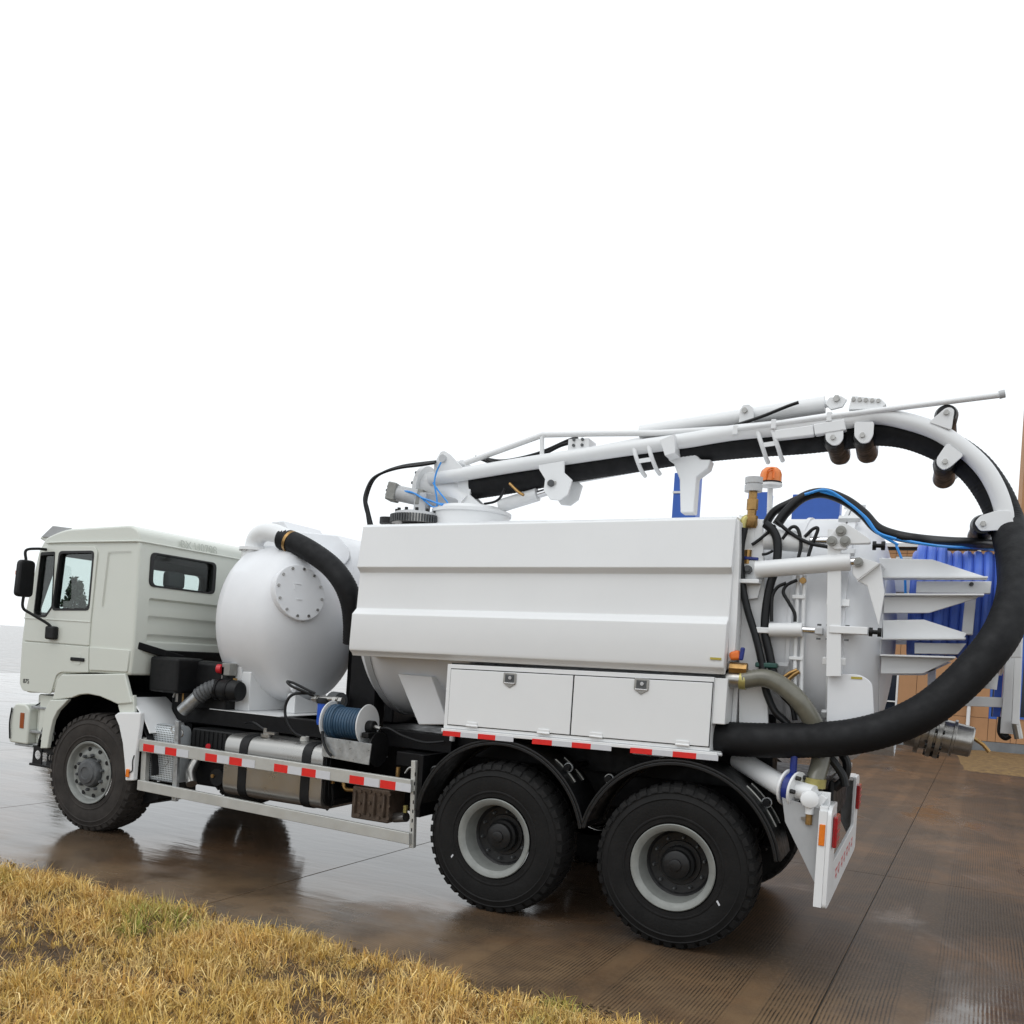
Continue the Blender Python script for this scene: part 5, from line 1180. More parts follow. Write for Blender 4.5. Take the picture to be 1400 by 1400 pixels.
# upper rail, telescopic cylinder and lance
MB().tube([(-9.565,9.794)] and [(-2.473,1.120,3.729), (-2.368,1.120,3.760), (-1.706,1.120,3.956), (-1.261,1.120,3.946), (-0.644,1.120,3.924), (-0.033,1.120,3.932)], 0.026, 12).build('upper_rail', 'white_paint', boom)
MB().cyl((-1.713,1.120,3.960), (-1.690,1.110,3.696), 0.020, 10).build('rail_post', 'white_paint', boom)
MB().cyl((-2.051,1.250,3.698), (-0.808,1.250,3.889), 0.045, 14).build('inner_ram', 'white_paint', boom)
MB().cyl((-0.840,1.250,3.966), (0.665,1.250,4.124), 0.068, 24).build('extension_cylinder', 'white_paint', boom)
MB().cyl((0.654,1.250,4.125), (0.784,1.250,4.146), 0.030, 14).build('ram_rod', 'white_paint', boom)
MB().prism(roundpoly([(0.019,4.095), (0.040,4.130), (0.087,4.133), (0.124,4.101), (0.137,3.988), (0.014,3.982)], 0.01), 'y', 1.155, 1.172).build('cylinder_lug', 'white_paint', boom, bevel=0.003)
MB().cyl(((0.057,4.084)[0], 1.135, (0.057,4.084)[1]), ((0.057,4.084)[0], 1.156, (0.057,4.084)[1]), 0.022, 14).build('lug_pin', 'stainless', boom)
lance = MB().tube([(0.002,1.040,3.904), (0.707,1.040,3.966), (1.122,1.040,3.999), (1.883,1.040,4.060)], 0.021, 12).build('flushing_lance', 'white_paint', boom)
MB().cyl((1.874,1.040,4.061), (1.910,1.040,4.069), 0.030, 12).build('lance_tip', 'grey_cap', boom)
for px_ in ((0.019,3.903), (0.314,3.935), (0.728,3.971)):
    MB().box(px_[0]-0.02, px_[0]+0.02, 1.02, 1.10, px_[1]-0.045, px_[1]+0.03).build('lance_clip', 'white_paint', boom, bevel=0.006)
# sliding sleeve and end block
sl = [(0.614,3.913), (0.838,3.942), (0.859,3.856), (0.631,3.827)]
MB().prism(sl, 'y', 1.025, 1.10).build('boom_sleeve', 'white_paint', boom, bevel=0.01)
sl2 = [(0.323,3.881), (0.615,3.908), (0.625,3.827), (0.328,3.806)]
MB().prism(sl2, 'y', 1.03, 1.10).build('boom_sleeve', 'white_paint', boom, bevel=0.01)
MB().prism([(0.677,4.101), (0.706,4.150), (0.792,4.156), (0.837,4.125), (0.808,4.070), (0.723,4.052)], 'y', 1.15, 1.18).build('ram_clevis', 'white_paint', boom, bevel=0.005)
eb = [(0.856,4.031), (0.876,4.137), (1.087,4.101), (1.125,4.060), (1.086,4.023)]
MB().prism(eb, 'y', 1.10, 1.40).build('end_block', 'white_paint', boom, bevel=0.006)
for k in range(5):
    p = (0.890,4.107); q_ = (1.068,4.085); x = p[0]+(q_[0]-p[0])*k/4; z = p[1]+(q_[1]-p[1])*k/4
    q = MB(); hexnut(q, (x, 1.099, z), (0, -1, 0), 0.016, 0.014); q.build('block_bolt', 'stainless', boom)
q = MB(); hexnut(q, (0.761,1.149,4.135), (0, -1, 0), 0.026, 0.02); q.build('clevis_pin', 'stainless', boom)
# roller plates: both sides, roller between
def roller(poly, pin, flip=False):
    MB().prism(poly, 'y', 1.032, 1.052).build('roller_plate', 'white_paint', boom, bevel=0.003)
    MB().prism(poly, 'y', 1.678, 1.698).build('roller_plate', 'white_paint', boom, bevel=0.003)
    MB().lathe([(0.0, 0), (0.066, 0.0), (0.082, 0.06), (0.074, 0.27), (0.072, 0.30), (0.074, 0.33), (0.082, 0.56), (0.066, 0.62), (0.0, 0.62)], (pin[0], 1.055, pin[1]), (0, 1, 0), 24).build('hose_roller', 'guard_rubber', boom)
    q = MB(); hexnut(q, (pin[0], 1.0315, pin[1]), (0, -1, 0), 0.020, 0.018); q.build('roller_bolt', 'stainless', boom)
roller(roundpoly([(0.703,3.873), (0.835,3.884), (0.841,3.788), (0.812,3.745), (0.765,3.741), (0.714,3.783)], 0.02, 3), (0.766,3.803))
roller(roundpoly([(0.912,3.913), (1.052,3.912), (1.053,3.807), (1.026,3.753), (0.969,3.750), (0.919,3.802)], 0.02, 3), (0.976,3.810))
roller(roundpoly([(1.428,3.887), (1.529,3.984), (1.562,3.992), (1.593,3.969), (1.582,3.821)], 0.02, 3), (1.541,3.951))
roller(roundpoly([(1.559,3.731), (1.674,3.636), (1.594,3.554), (1.547,3.528), (1.501,3.567), (1.494,3.616)], 0.02, 3), (1.553,3.592))
roller(roundpoly([(2.026,3.105), (2.000,3.230), (1.904,3.231), (1.804,3.195), (1.770,3.143), (1.811,3.085), (1.926,3.090)], 0.02, 3), (1.826,3.137))
# pivot bracket and lift ram
pv = [(-1.684,3.662), (-1.443,3.693), (-1.436,3.591), (-1.356,3.525), (-1.388,3.399), (-1.460,3.349), (-1.550,3.357), (-1.619,3.442), (-1.612,3.538), (-1.674,3.623)]
for y in (1.02, 1.27): MB().prism(pv, 'y', y, y+0.025).build('pivot_plate', 'white_paint', boom, bevel=0.004)
MB().cyl(((-1.547,3.498)[0], 1.0, (-1.547,3.498)[1]), ((-1.547,3.498)[0], 1.32, (-1.547,3.498)[1]), 0.030, 16).build('pivot_pin', 'hub_grey', boom)
MB().bar((-1.586,1.015,3.498), (-1.503,1.015,3.502), 0.01, 0.03).build('pin_keeper', 'stainless', boom)
MB().cyl((-2.145,1.250,3.348), (-1.775,1.250,3.450), 0.062, 22).build('lift_ram', 'white_paint', boom)
MB().cyl((-1.790,1.250,3.443), (-1.627,1.250,3.487), 0.035, 16).build('lift_rod', 'chrome', boom)
MB().tube([(-2.048,1.120,3.483), (-2.076,1.100,3.399), (-2.133,1.100,3.360), (-2.236,1.100,3.342)], 0.012, 8, smooth=5).build('ram_hose', 'line_rubber', boom)
MB().tube([(-2.000,1.120,3.528), (-1.904,1.100,3.450), (-1.844,1.100,3.416)], 0.014, 8, smooth=4).build('ram_hose', 'brass', boom)
# knee plate carrying the rail
kn = roundpoly([(-2.770,3.613), (-2.770,3.723), (-2.708,3.830), (-2.669,3.836), (-2.604,3.799), (-2.463,3.672), (-2.566,3.607)], 0.015, 3)
for y in (1.06, 1.42): MB().prism(kn, 'y', y, y+0.02).build('knee_plate', 'white_paint', boom, bevel=0.003)
MB().cyl(((-2.676,3.763)[0], 1.04, (-2.676,3.763)[1]), ((-2.676,3.763)[0], 1.46, (-2.676,3.763)[1]), 0.036, 18).build('knee_pin', 'grey_cap', boom)
# support post with fork
post = part(MB().prism([(-0.540,3.893), (-0.421,3.900), (-0.397,3.807), (-0.318,3.737), (-0.279,3.699), (-0.194,3.696), (-0.213,3.624), (-0.306,3.554), (-0.310,3.256), (-0.421,3.257), (-0.447,3.539), (-0.506,3.670), (-0.578,3.721), (-0.613,3.859)], 'y', 1.16, 1.30), 'boom_support', 'white_paint', bevel=0.012)
MB().prism([(-0.587,3.831), (-0.466,3.874), (-0.449,3.716), (-0.534,3.695)], 'y', 0.98, 1.159).build('fork_cheek', 'white_paint', post, bevel=0.006)
# slew motor: square valve block, body and arm
mo = Vector((-3.209,1.000,3.454)); md = (Vector((-2.796,1.100,3.383))-mo).normalized()
u_, v_ = frame_of(md)
motor = part(MB().bar(mo, mo+md*0.09, 0.17, 0.17), 'slew_motor', 'grey_cast', bevel=0.012)
MB().lathe([(0.075, 0), (0.075, 0.26), (0.0, 0.26)], mo+md*0.09, md, 24).build('motor_body', 'grey_cap', motor)
MB().bar(mo+md*0.30, mo+md*0.36, 0.16, 0.15).build('motor_flange', 'grey_cast', motor, bevel=0.01)
MB().bar(mo+md*0.36, mo+md*0.72, 0.11, 0.12).build('motor_gearbox', 'grey_paint', motor, bevel=0.02)
MB().cyl(mo-md*0.012, mo+md*0.0, 0.035, 18).build('motor_cap', 'grey_cap', motor)
for k in range(10):
    a = 2*PI*k/10; c = mo-md*0.004; MB().bar(c+u_*0.045*math.cos(a)+v_*0.045*math.sin(a), c+u_*0.075*math.cos(a)+v_*0.075*math.sin(a), 0.018, 0.006, md).build('motor_fin', 'hub_dark', motor)
MB().box(-2.93, -2.80, 1.0, 1.10, 3.24, 3.44).build('motor_stand', 'grey_cap', motor, bevel=0.008)
for P in ([(-3.146,0.980,3.449), (-2.968,0.980,3.445), (-2.844,0.980,3.388), (-2.720,0.980,3.305), (-2.665,0.980,3.305), (-2.672,0.980,3.386), (-2.705,0.980,3.522), (-2.690,0.980,3.623), (-2.650,0.980,3.710)], [(-3.147,0.980,3.456), (-2.927,0.980,3.431), (-2.804,0.980,3.374), (-2.644,0.980,3.331), (-2.551,0.980,3.330), (-2.652,0.980,3.440), (-2.721,0.980,3.522)], [(-2.838,0.970,3.386), (-2.718,0.970,3.351), (-2.598,0.970,3.309)]):
    MB().tube(P, 0.008, 6, smooth=6).build('air_line', 'air_line_blue', motor)
for dx, dy in ((0, 0), (2.5, 0.03), (5, 0.06)):
    pass
B1 = [(-3.340,0.950,3.118), (-3.403,0.950,3.286), (-3.436,0.950,3.392), (-3.397,0.950,3.531), (-3.287,0.950,3.612), (-3.087,0.950,3.662), (-2.849,0.950,3.682), (-2.701,0.950,3.698)]; B2 = [(-3.391,1.000,3.126), (-3.473,1.000,3.317), (-3.482,1.000,3.430), (-3.417,1.000,3.570), (-3.289,1.000,3.637), (-3.096,1.000,3.687), (-2.857,1.000,3.707), (-2.732,1.000,3.717)]; B3 = [(-3.443,1.040,3.133), (-3.482,1.040,3.303), (-3.483,1.040,3.424), (-3.420,1.040,3.578), (-3.300,1.040,3.653), (-3.106,1.040,3.703), (-2.882,1.040,3.724), (-2.740,1.040,3.733)]
for Bp in (B1, B2, B3): MB().tube(Bp, 0.013, 8, smooth=6).build('hydraulic_line', 'line_rubber', boom)
for Bp in ([(-2.472,1.200,3.768), (-2.373,1.200,3.785), (-2.241,1.200,3.746), (-2.030,1.200,3.733), (-1.743,1.200,3.797), (-1.536,1.200,3.881), (-1.329,1.200,3.905)], [(-2.434,1.240,3.810), (-2.340,1.240,3.793), (-2.126,1.240,3.765), (-1.798,1.240,3.821), (-1.519,1.240,3.923), (-1.416,1.240,3.951)], [(-2.236,1.100,3.751), (-2.158,1.100,3.701)]):
    MB().tube(Bp, 0.016, 8, smooth=6).build('hydraulic_line', 'line_rubber', boom)
MB().tube([(-0.007,1.100,3.949), (0.198,1.100,4.009), (0.391,1.100,4.080), (0.484,1.100,4.109)], 0.014, 8, smooth=4).build('hydraulic_line', 'line_rubber', boom)
cp = MB(); cp.box(*(lambda p: (p[0]-0.11, p[0]+0.09, 1.12, 1.30, p[1]-0.07, p[1]+0.05))((-1.350,3.860))); cp.build('ram_clamp', 'white_paint', boom, bevel=0.01)
for dz in (-0.03, 0.02):
    for dx in (-0.05, 0.03):
        p = (-1.351,3.879); q = MB(); hexnut(q, (p[0]+dx, 1.119, p[1]+dz), (0, -1, 0), 0.014, 0.014); q.build('clamp_bolt', 'hub_grey', boom)

# ---------------------------------------------------------------- rear end
# beacon
bc = part(MB().cyl((0.404,0.550,3.322), (0.420,0.550,2.907), 0.020, 12), 'beacon_post', 'white_paint')
c_ = Vector((0.403,0.550,3.338)); MB().lathe([(0.085, 0), (0.085, 0.018), (0.0, 0.018)], c_, (0, 0, 1), 24).build('beacon_base', 'white_paint', bc)
MB().lathe([(0.070, 0.020), (0.078, 0.03), (0.078, 0.085), (0.068, 0.115), (0.045, 0.135), (0.0, 0.142)], c_, (0, 0, 1), 24).build('beacon_lens', 'amber_lens', bc)
MB().lathe([(0.0785, 0.018), (0.082, 0.02), (0.082, 0.03), (0.0785, 0.032)], c_, (0, 0, 1), 24).build('beacon_rim', 'plastic_black', bc)
MB().tube([c_+Vector((-0.02, -0.078, 0.035)), c_+Vector((-0.01, -0.088, 0.10)), c_+Vector((0.03, -0.078, 0.112)), c_+Vector((0.035, -0.088, 0.04))], 0.007, 6, smooth=4).build('beacon_guard', 'orange_plastic', bc)
# relief valve: grey cap, brass body
rv0 = Vector((0.330,0.300,3.341)); rv = part(MB().lathe([(0.0, 0), (0.062, 0), (0.062, 0.045), (0.055, 0.048), (0.055, 0.055), (0.062, 0.058), (0.062, 0.10), (0.0, 0.10)], rv0-Vector((0, 0, 0.09)), (0, 0, 1), 24), 'relief_valve', 'grey_cap')
z0 = rv0.z-0.09
MB().lathe([(0.0, 0), (0.030, 0), (0.030, -0.05), (0.040, -0.055), (0.040, -0.13), (0.032, -0.135), (0.032, -0.17), (0.045, -0.175), (0.048, -0.24), (0.038, -0.26), (0.0, -0.26)], (rv0.x, rv0.y, z0), (0, 0, 1), 12).build('valve_body', 'brass', rv)
MB().tube([(rv0.x, rv0.y, z0-0.19), (rv0.x-0.04, rv0.y-0.02, z0-0.20), (rv0.x-0.055, rv0.y-0.03, z0-0.27), (rv0.x-0.06, rv0.y-0.03, z0-0.34)], 0.028, 12, smooth=4).build('valve_elbow', 'yellow_clamp', rv)
MB().box(rv0.x-0.03, rv0.x+0.03, rv0.y-0.01, rv0.y+0.04, z0-0.42, z0-0.26).build('valve_bracket', 'white_paint', rv)
MB().cyl((rv0.x-0.005, rv0.y-0.02, z0-0.52), (rv0.x-0.005, rv0.y-0.02, z0-0.42), 0.026, 10).build('small_valve', 'brass', rv)
MB().bar((rv0.x-0.07, rv0.y-0.04, z0-0.475), (rv0.x+0.075, rv0.y-0.04, z0-0.485), 0.018, 0.022).build('valve_lever', 'navy_steel', rv, bevel=0.006)
# long black hoses on the near tank side
for P, r in (([(0.302,0.220,2.978), (0.286,0.220,2.833), (0.304,0.220,2.626), (0.354,0.220,2.421), (0.428,0.220,2.218), (0.473,0.220,2.067), (0.501,0.220,1.941)], 0.026), ([(0.436,0.250,3.014), (0.500,0.250,2.957), (0.531,0.250,2.865), (0.531,0.250,2.712), (0.499,0.250,2.583), (0.481,0.250,2.402), (0.486,0.250,2.248), (0.526,0.250,2.097), (0.565,0.250,1.946)], 0.030),
             ([(0.503,0.270,3.007), (0.457,0.270,2.955), (0.399,0.270,2.903), (0.351,0.270,2.867)], 0.012), ([(0.502,0.340,3.018), (0.561,0.340,3.111), (0.669,0.340,3.213), (0.799,0.340,3.242), (0.946,0.340,3.189), (1.069,0.340,3.097), (1.164,0.340,2.997), (1.286,0.340,2.947), (1.444,0.340,2.919), (1.624,0.700,2.957), (1.822,1.200,3.025), (1.942,1.500,3.052), (2.087,1.600,3.028)], 0.036),
             ([(0.398,0.420,3.010), (0.463,0.420,3.126), (0.570,0.420,3.188), (0.677,0.420,3.238)], 0.030),
             ([(0.508,0.260,3.036), (0.607,0.260,2.954), (0.734,0.260,2.883), (0.870,0.260,2.854)], 0.013), ([(0.559,0.270,2.909), (0.613,0.270,2.991), (0.659,0.270,2.976), (0.685,0.270,2.869), (0.672,0.270,2.767)], 0.012), ([(0.706,0.270,2.925), (0.760,0.270,2.981), (0.790,0.270,2.976), (0.758,0.270,2.870), (0.735,0.270,2.773)], 0.012),
             ([(0.608,0.240,2.600), (0.551,0.240,2.568), (0.521,0.240,2.505), (0.522,0.240,2.403), (0.527,0.240,2.327)], 0.012), ([(0.680,0.240,2.622), (0.614,0.240,2.585), (0.593,0.240,2.533), (0.632,0.240,2.468), (0.676,0.240,2.394), (0.684,0.240,2.333)], 0.012), ([(0.497,0.250,1.915), (0.529,0.250,1.815), (0.586,0.250,1.707), (0.654,0.250,1.647), (0.727,0.250,1.578)], 0.026), ([(0.572,0.280,1.921), (0.628,0.280,1.822), (0.697,0.280,1.751), (0.723,0.280,1.652)], 0.020),
             ([(0.500,0.270,2.827), (0.461,0.270,2.806), (0.426,0.270,2.800)], 0.010)):
    MB().tube(P, r, 12, smooth=8).build('hydraulic_hose', 'line_rubber', T)
for P in ([(0.683,0.300,3.226), (0.826,0.300,3.254), (0.975,0.300,3.161), (1.098,0.300,3.055), (1.173,0.300,2.961), (1.289,0.300,2.917)], [(0.777,0.310,3.251), (0.924,0.310,3.198), (1.063,0.310,3.087), (1.163,0.310,2.967), (1.304,0.310,2.879)], [(1.288,0.320,2.920), (1.535,0.320,2.877), (1.773,1.100,2.973), (1.934,1.500,3.013)], [(1.267,0.900,2.963), (1.330,0.900,2.803), (1.351,0.900,2.617), (1.358,0.900,2.511)]):
    MB().tube(P, 0.010, 6, smooth=6).build('air_line', 'air_line_blue', T)
gc = part(MB().box(*(lambda a, b: (a[0], b[0], 0.20, 0.30, b[1], a[1]))((0.439,2.039), (0.586,2.003))), 'hose_clamp_block', 'green_clamp', bevel=0.01)
MB().box(*(lambda a, b: (a[0], b[0], 0.29, 0.31, b[1], a[1]))((0.562,2.049), (0.648,2.023))).build('clamp_rail', 'grey_cap', gc)
# twin white pipes with saddles
for px_ in (1088, 1098):
    P = {1088: [(0.675,0.300,2.659), (0.686,0.300,2.337), (0.694,0.300,2.057), (0.709,0.300,1.752)], 1098: [(0.719,0.300,2.660), (0.730,0.300,2.339), (0.738,0.300,2.060), (0.754,0.300,1.740)]}[px_]
    pi_ = part(MB().tube(P, 0.014, 10), 'white_pipe', 'white_paint')
for (pa, pb) in (((0.646,2.524), (0.736,2.496)), ((0.654,2.095), (0.748,2.070))):
    part(MB().box(pa[0], pb[0], 0.278, 0.33, pb[1], pa[1]), 'pipe_saddle', 'white_paint', bevel=0.005)
part(MB().tube([(0.622,0.270,1.939), (0.669,0.270,1.978), (0.716,0.270,2.002)], 0.014, 8), 'copper_joint', 'brass'); part(MB().tube([(0.657,0.270,1.927), (0.699,0.270,1.970), (0.731,0.270,1.993)], 0.014, 8), 'copper_joint', 'brass')
part(MB().cyl(((0.714,2.622)[0], 0.26, (0.714,2.622)[1]), ((0.714,2.622)[0], 0.30, (0.714,2.622)[1]), 0.022, 12), 'pipe_elbow', 'brass')
# door ram with clevis brackets
rm = part(MB().cyl((0.397,0.220,2.685), (1.021,0.220,2.751), 0.060, 28), 'door_ram', 'white_paint', bevel=0.004)
MB().prism([(0.279,2.745), (0.400,2.767), (0.440,2.618), (0.418,2.489), (0.338,2.476), (0.288,2.604)], 'y', 0.26, 0.335).build('ram_foot', 'white_paint', rm, bevel=0.006)
MB().box(*(lambda a, b: (a[0], b[0], 0.17, 0.334, b[1], a[1]))((0.289,2.614), (0.434,2.586))).build('ram_shelf', 'white_paint', rm, bevel=0.004)
q = MB(); q.lathe([(0.030, 0), (0.030, 0.03), (0.016, 0.032), (0.016, 0.045), (0.0, 0.045)], (0.339,0.258,2.688), (0, -1, 0), 18); q.build('ram_pin', 'hub_grey', rm)
brk = MB().prism([(1.026,2.763), (1.085,2.779), (1.205,2.742), (1.071,2.627), (1.041,2.665)], 'y', 0.20, 0.225).build('ram_bracket', 'white_paint', door, bevel=0.004)
MB().prism([(1.204,2.751), (1.243,2.554), (1.222,2.325), (1.133,2.594), (1.076,2.622)], 'y', 0.24, 0.30).build('bracket_web', 'white_paint', door, bevel=0.004)
MB().add([(1.204,0.205,2.747), (1.071,0.205,2.627), (1.129,0.620,2.636), (1.216,0.620,2.768), (1.205,0.205,2.737), (1.071,0.205,2.618), (1.129,0.620,2.626), (1.217,0.620,2.757)], [(0, 1, 2, 3), (7, 6, 5, 4), (0, 4, 5, 1), (1, 5, 6, 2), (2, 6, 7, 3), (3, 7, 4, 0)]).build('bracket_gusset', 'white_paint', door)
q = MB(); q.lathe([(0.030, 0), (0.030, 0.03), (0.016, 0.032), (0.016, 0.042), (0.0, 0.042)], (1.073,0.199,2.744), (0, -1, 0), 18); q.build('ram_pin', 'grey_cast', door)
MB().cyl((1.007,0.220,2.748), (1.080,0.220,2.752), 0.030, 16).build('ram_rod', 'chrome', rm)
# hinge link plates with three pins and upper ram
lkp = roundpoly([(0.901,2.943), (0.935,2.998), (0.953,3.008), (0.991,2.998), (1.135,2.899), (1.141,2.870), (1.000,2.864), (0.992,2.830), (0.908,2.829), (0.872,2.878), (0.883,2.928)], 0.02, 3)
MB().prism(lkp, 'y', 0.17, 0.24).build('hinge_link', 'white_paint', door, bevel=0.004)
for c in ((0.952,2.950), (0.898,2.881), (0.982,2.881)):
    q = MB(); q.lathe([(0.034, 0), (0.034, 0.016), (0.018, 0.018), (0.018, 0.028), (0.0, 0.028)], (c[0], 0.169, c[1]), (0, -1, 0), 20); q.build('link_pin', 'grey_cast', door)
part(MB().cyl((0.427,0.340,2.919), (0.738,0.340,2.900), 0.075, 22), 'upper_ram', 'white_paint')
part(MB().cyl((0.742,0.300,2.904), (0.877,0.300,2.905), 0.028, 16), 'upper_ram_rod', 'chrome')
# horizontal lock ram
lr = part(MB().cyl((0.516,0.240,2.270), (0.736,0.240,2.280), 0.048, 22), 'lock_ram', 'white_paint')
MB().cyl((0.736,0.240,2.280), (0.842,0.240,2.280), 0.024, 16).build('lock_rod', 'chrome', lr)
MB().box(*(lambda a, b: (a[0], b[0], 0.20, 0.30, b[1], a[1]))((0.821,2.302), (0.872,2.250))).build('rod_eye', 'grey_cap', lr, bevel=0.01)
MB().box(*(lambda a, b: (a[0], b[0], 0.19, 0.30, b[1], a[1]))((0.915,2.316), (1.158,2.264))).build('lock_bar', 'white_paint', door, bevel=0.006)
for z in (855, 872):
    for k in range(4):
        a = Vector((0.847,0.220,2.314))+Vector((0.06*k, 0, -0.002 if z == 855 else -0.085)); MB().lathe([(0.014, 0), (0.014, 0.012), (0.0, 0.012)], a, (0, 0, 1 if z == 855 else -1), 8).build('lock_bolt', 'hub_grey', lr)
MB().box(*(lambda a, b: (a[0], b[0], 0.21, 0.32, b[1], a[1]))((0.398,2.284), (0.521,2.243))).build('ram_eye', 'white_paint', lr, bevel=0.006)
for c in ((1.163,0.240,2.286), (1.150,0.240,2.863)):
    c = Vector(c); MB().lathe([(0.030, 0), (0.030, 0.022), (0.014, 0.024), (0.014, 0.052), (0.030, 0.054), (0.030, 0.078), (0.0, 0.078)], c, (1, 0, 0), 18).build('lock_knob', 'plastic_black', door)
# delivery valve with orange handle, olive hose
ov = part(MB().cyl((0.28, 0.14, 1.985), (0.40, 0.14, 1.985), 0.042, 8), 'ball_valve', 'brass')
MB().prism([(0.272,2.092), (0.346,2.117), (0.365,2.047), (0.286,2.037)], 'y', 0.08, 0.14).build('valve_handle', 'orange_plastic', ov, bevel=0.02)
MB().bar((0.362,0.090,2.042), (0.371,0.090,2.133), 0.03, 0.03).build('handle_grip', 'navy_steel', ov, bevel=0.01)
MB().cyl((0.26, 0.15, 1.905), (0.42, 0.15, 1.905), 0.055, 18).build('hose_union', 'stainless', ov)
MB().cyl((0.355, 0.15, 1.905), (0.40, 0.15, 1.903), 0.064, 18).build('union_clamp', 'yellow_clamp', ov)
MB().cyl((0.24, 0.15, 1.905), (0.262, 0.15, 1.905), 0.075, 18).build('union_flange', 'plastic_black', ov)
oh = [(0.37, 0.15, 1.905)]+[(0.518,0.150,1.931), (0.643,0.150,1.885), (0.755,0.150,1.794), (0.843,0.200,1.666), (0.895,0.280,1.532), (0.908,0.280,1.393), (0.889,0.220,1.271), (0.884,0.180,1.200)]
MB().tube(oh, 0.063, 20, smooth=8, step=0.012, rib=0.012).build('delivery_hose', 'olive_hose', T)
MB().lathe([(0.064, 0), (0.070, 0.0), (0.070, 0.06), (0.064, 0.06)], (0.891,0.190,1.219), (0.05, 0, 1), 20).build('delivery_clamp', 'yellow_clamp', T)
# drain pipe with blue butterfly valve and white mushroom plug
part(MB().cyl((0.316,0.500,1.322), (0.706,0.160,1.190), 0.075, 24), 'drain_pipe', 'white_paint')
bv = Vector((0.750,0.150,1.196)); vd = Vector((0.9, -0.35, -0.1)).normalized()
bfl = part(MB().lathe([(0.0, 0), (0.110, 0), (0.110, 0.05), (0.0, 0.05)], bv-vd*0.025, vd, 28), 'butterfly_valve', 'navy_steel', bevel=0.004)
for s in (-0.045, 0.028): MB().lathe([(0.0, 0), (0.125, 0), (0.125, 0.016), (0.0, 0.016)], bv+vd*s, vd, 28).build('valve_flange', 'white_paint', bfl)
MB().tube([bv+Vector((0, 0, 0.10)), bv+Vector((0.0, 0, 0.22)), bv+Vector((0.03, 0.02, 0.245)), bv+Vector((0.16, 0.05, 0.245))], 0.024, 10).build('valve_lever', 'navy_steel', bfl)
MB().cyl(bv+vd*0.04, bv+vd*0.16, 0.062, 18).build('valve_outlet', 'white_paint', bfl)
for k in range(6):
    a = 2*PI*k/6; u_, v_ = frame_of(vd); q = MB(); hexnut(q, bv+vd*0.044+u_*0.1*math.cos(a)+v_*0.1*math.sin(a), vd, 0.016, 0.03); q.build('flange_bolt', 'hub_dark', bfl)
mu = Vector((0.882,0.020,1.154)); MB().lathe([(0.0, 0.025), (0.03, 0.024), (0.055, 0.012), (0.060, 0.0), (0.056, -0.012), (0.0, -0.02)], mu, (0.15, -1, 0.1), 24).build('white_plug', 'white_paint', bfl)
MB().cyl(mu+Vector((0.0, 0.03, -0.10)), mu+Vector((0, 0.03, -0.03)), 0.028, 12).build('plug_stem', 'white_paint', bfl)
MB().cyl(mu+Vector((0.0, 0.03, -0.17)), mu+Vector((0, 0.03, -0.10)), 0.022, 10).build('plug_cock', 'brass', bfl)
MB().bar(mu+Vector((-0.05, 0.03, -0.135)), mu+Vector((0.0, 0.03, -0.13)), 0.015, 0.02).build('cock_lever', 'stainless', bfl)
MB().bar((0.905,0.100,1.089), (0.969,0.100,1.180), 0.06, 0.05).build('outlet_arm', 'white_paint', bfl, bevel=0.008)
MB().box(0.915, 1.00, 0.14, 0.16, 1.04, 1.20).build('outlet_plate', 'white_paint', bfl, bevel=0.004)
# dark cluster of hoses at the tail
for P, r in (([(0.931,0.300,1.454), (0.992,0.300,1.390), (1.054,0.300,1.308), (1.077,0.300,1.236)], 0.028), ([(1.026,0.400,1.457), (1.069,0.400,1.376), (1.057,0.400,1.273), (0.995,0.400,1.200)], 0.030), ([(1.001,0.450,1.482), (0.928,0.450,1.408), (0.886,0.450,1.300)], 0.020)):
    part(MB().tube(P, r, 10, smooth=6), 'tail_hose', 'line_rubber')
part(MB().box(0.70, 0.96, 0.45, 2.05, 0.90, 1.18), 'tail_member', 'chassis_black', bevel=0.01)
part(MB().box(0.96, 1.0, 0.35, 0.55, 1.02, 1.26), 'tail_box', 'plastic_black', bevel=0.02)
part(MB().prism([(0.894,1.478), (1.001,1.489), (1.004,1.361), (0.923,1.264)], 'y', 0.50, 0.52), 'tail_plate', 'white_paint')
part(MB().lathe([(0.06, 0), (0.075, 0.0), (0.075, 0.01), (0.06, 0.01), (0.06, 0)], (0.938,0.490,1.354), (0, -1, 0), 24), 'plate_ring', 'white_paint')
# tail light board: U-shaped panel with two posts and a deep lower beam
TX = 1.02
ub = roundpoly([(0.0, 0.46), (0.10, 0.44), (2.40, 0.44), (2.5, 0.46), (2.5, 1.09), (2.42, 1.12), (2.14, 1.12), (2.14, 0.70), (0.36, 0.70), (0.36, 1.12), (0.08, 1.12), (0.0, 1.09)], [0.03, 0.05, 0.05, 0.03, 0.03, 0.03, 0.02, 0.02, 0.02, 0.02, 0.03, 0.03], 3)
tb = part(MB().prism(ub, 'x', TX-0.02, TX+0.008), 'tail_board', 'white_paint', bevel=0.006)
for yy in ((0.0, 0.018), (2.482, 2.5)): MB().box(TX-0.072, TX-0.0202, *yy, 0.462, 1.09).build('board_edge', 'white_paint', tb, bevel=0.001)
MB().box(TX-0.075, TX-0.0202, 0.345, 0.36, 0.70, 1.115).build('board_return', 'white_paint', tb, bevel=0.003)
MB().box(TX-0.072, TX-0.0202, 0.02, 0.36, 1.085, 1.118).build('board_top', 'white_paint', tb, bevel=0.004)
MB().box(TX-0.072, TX-0.0202, 2.14, 2.48, 1.085, 1.118).build('board_top', 'white_paint', tb, bevel=0.004)
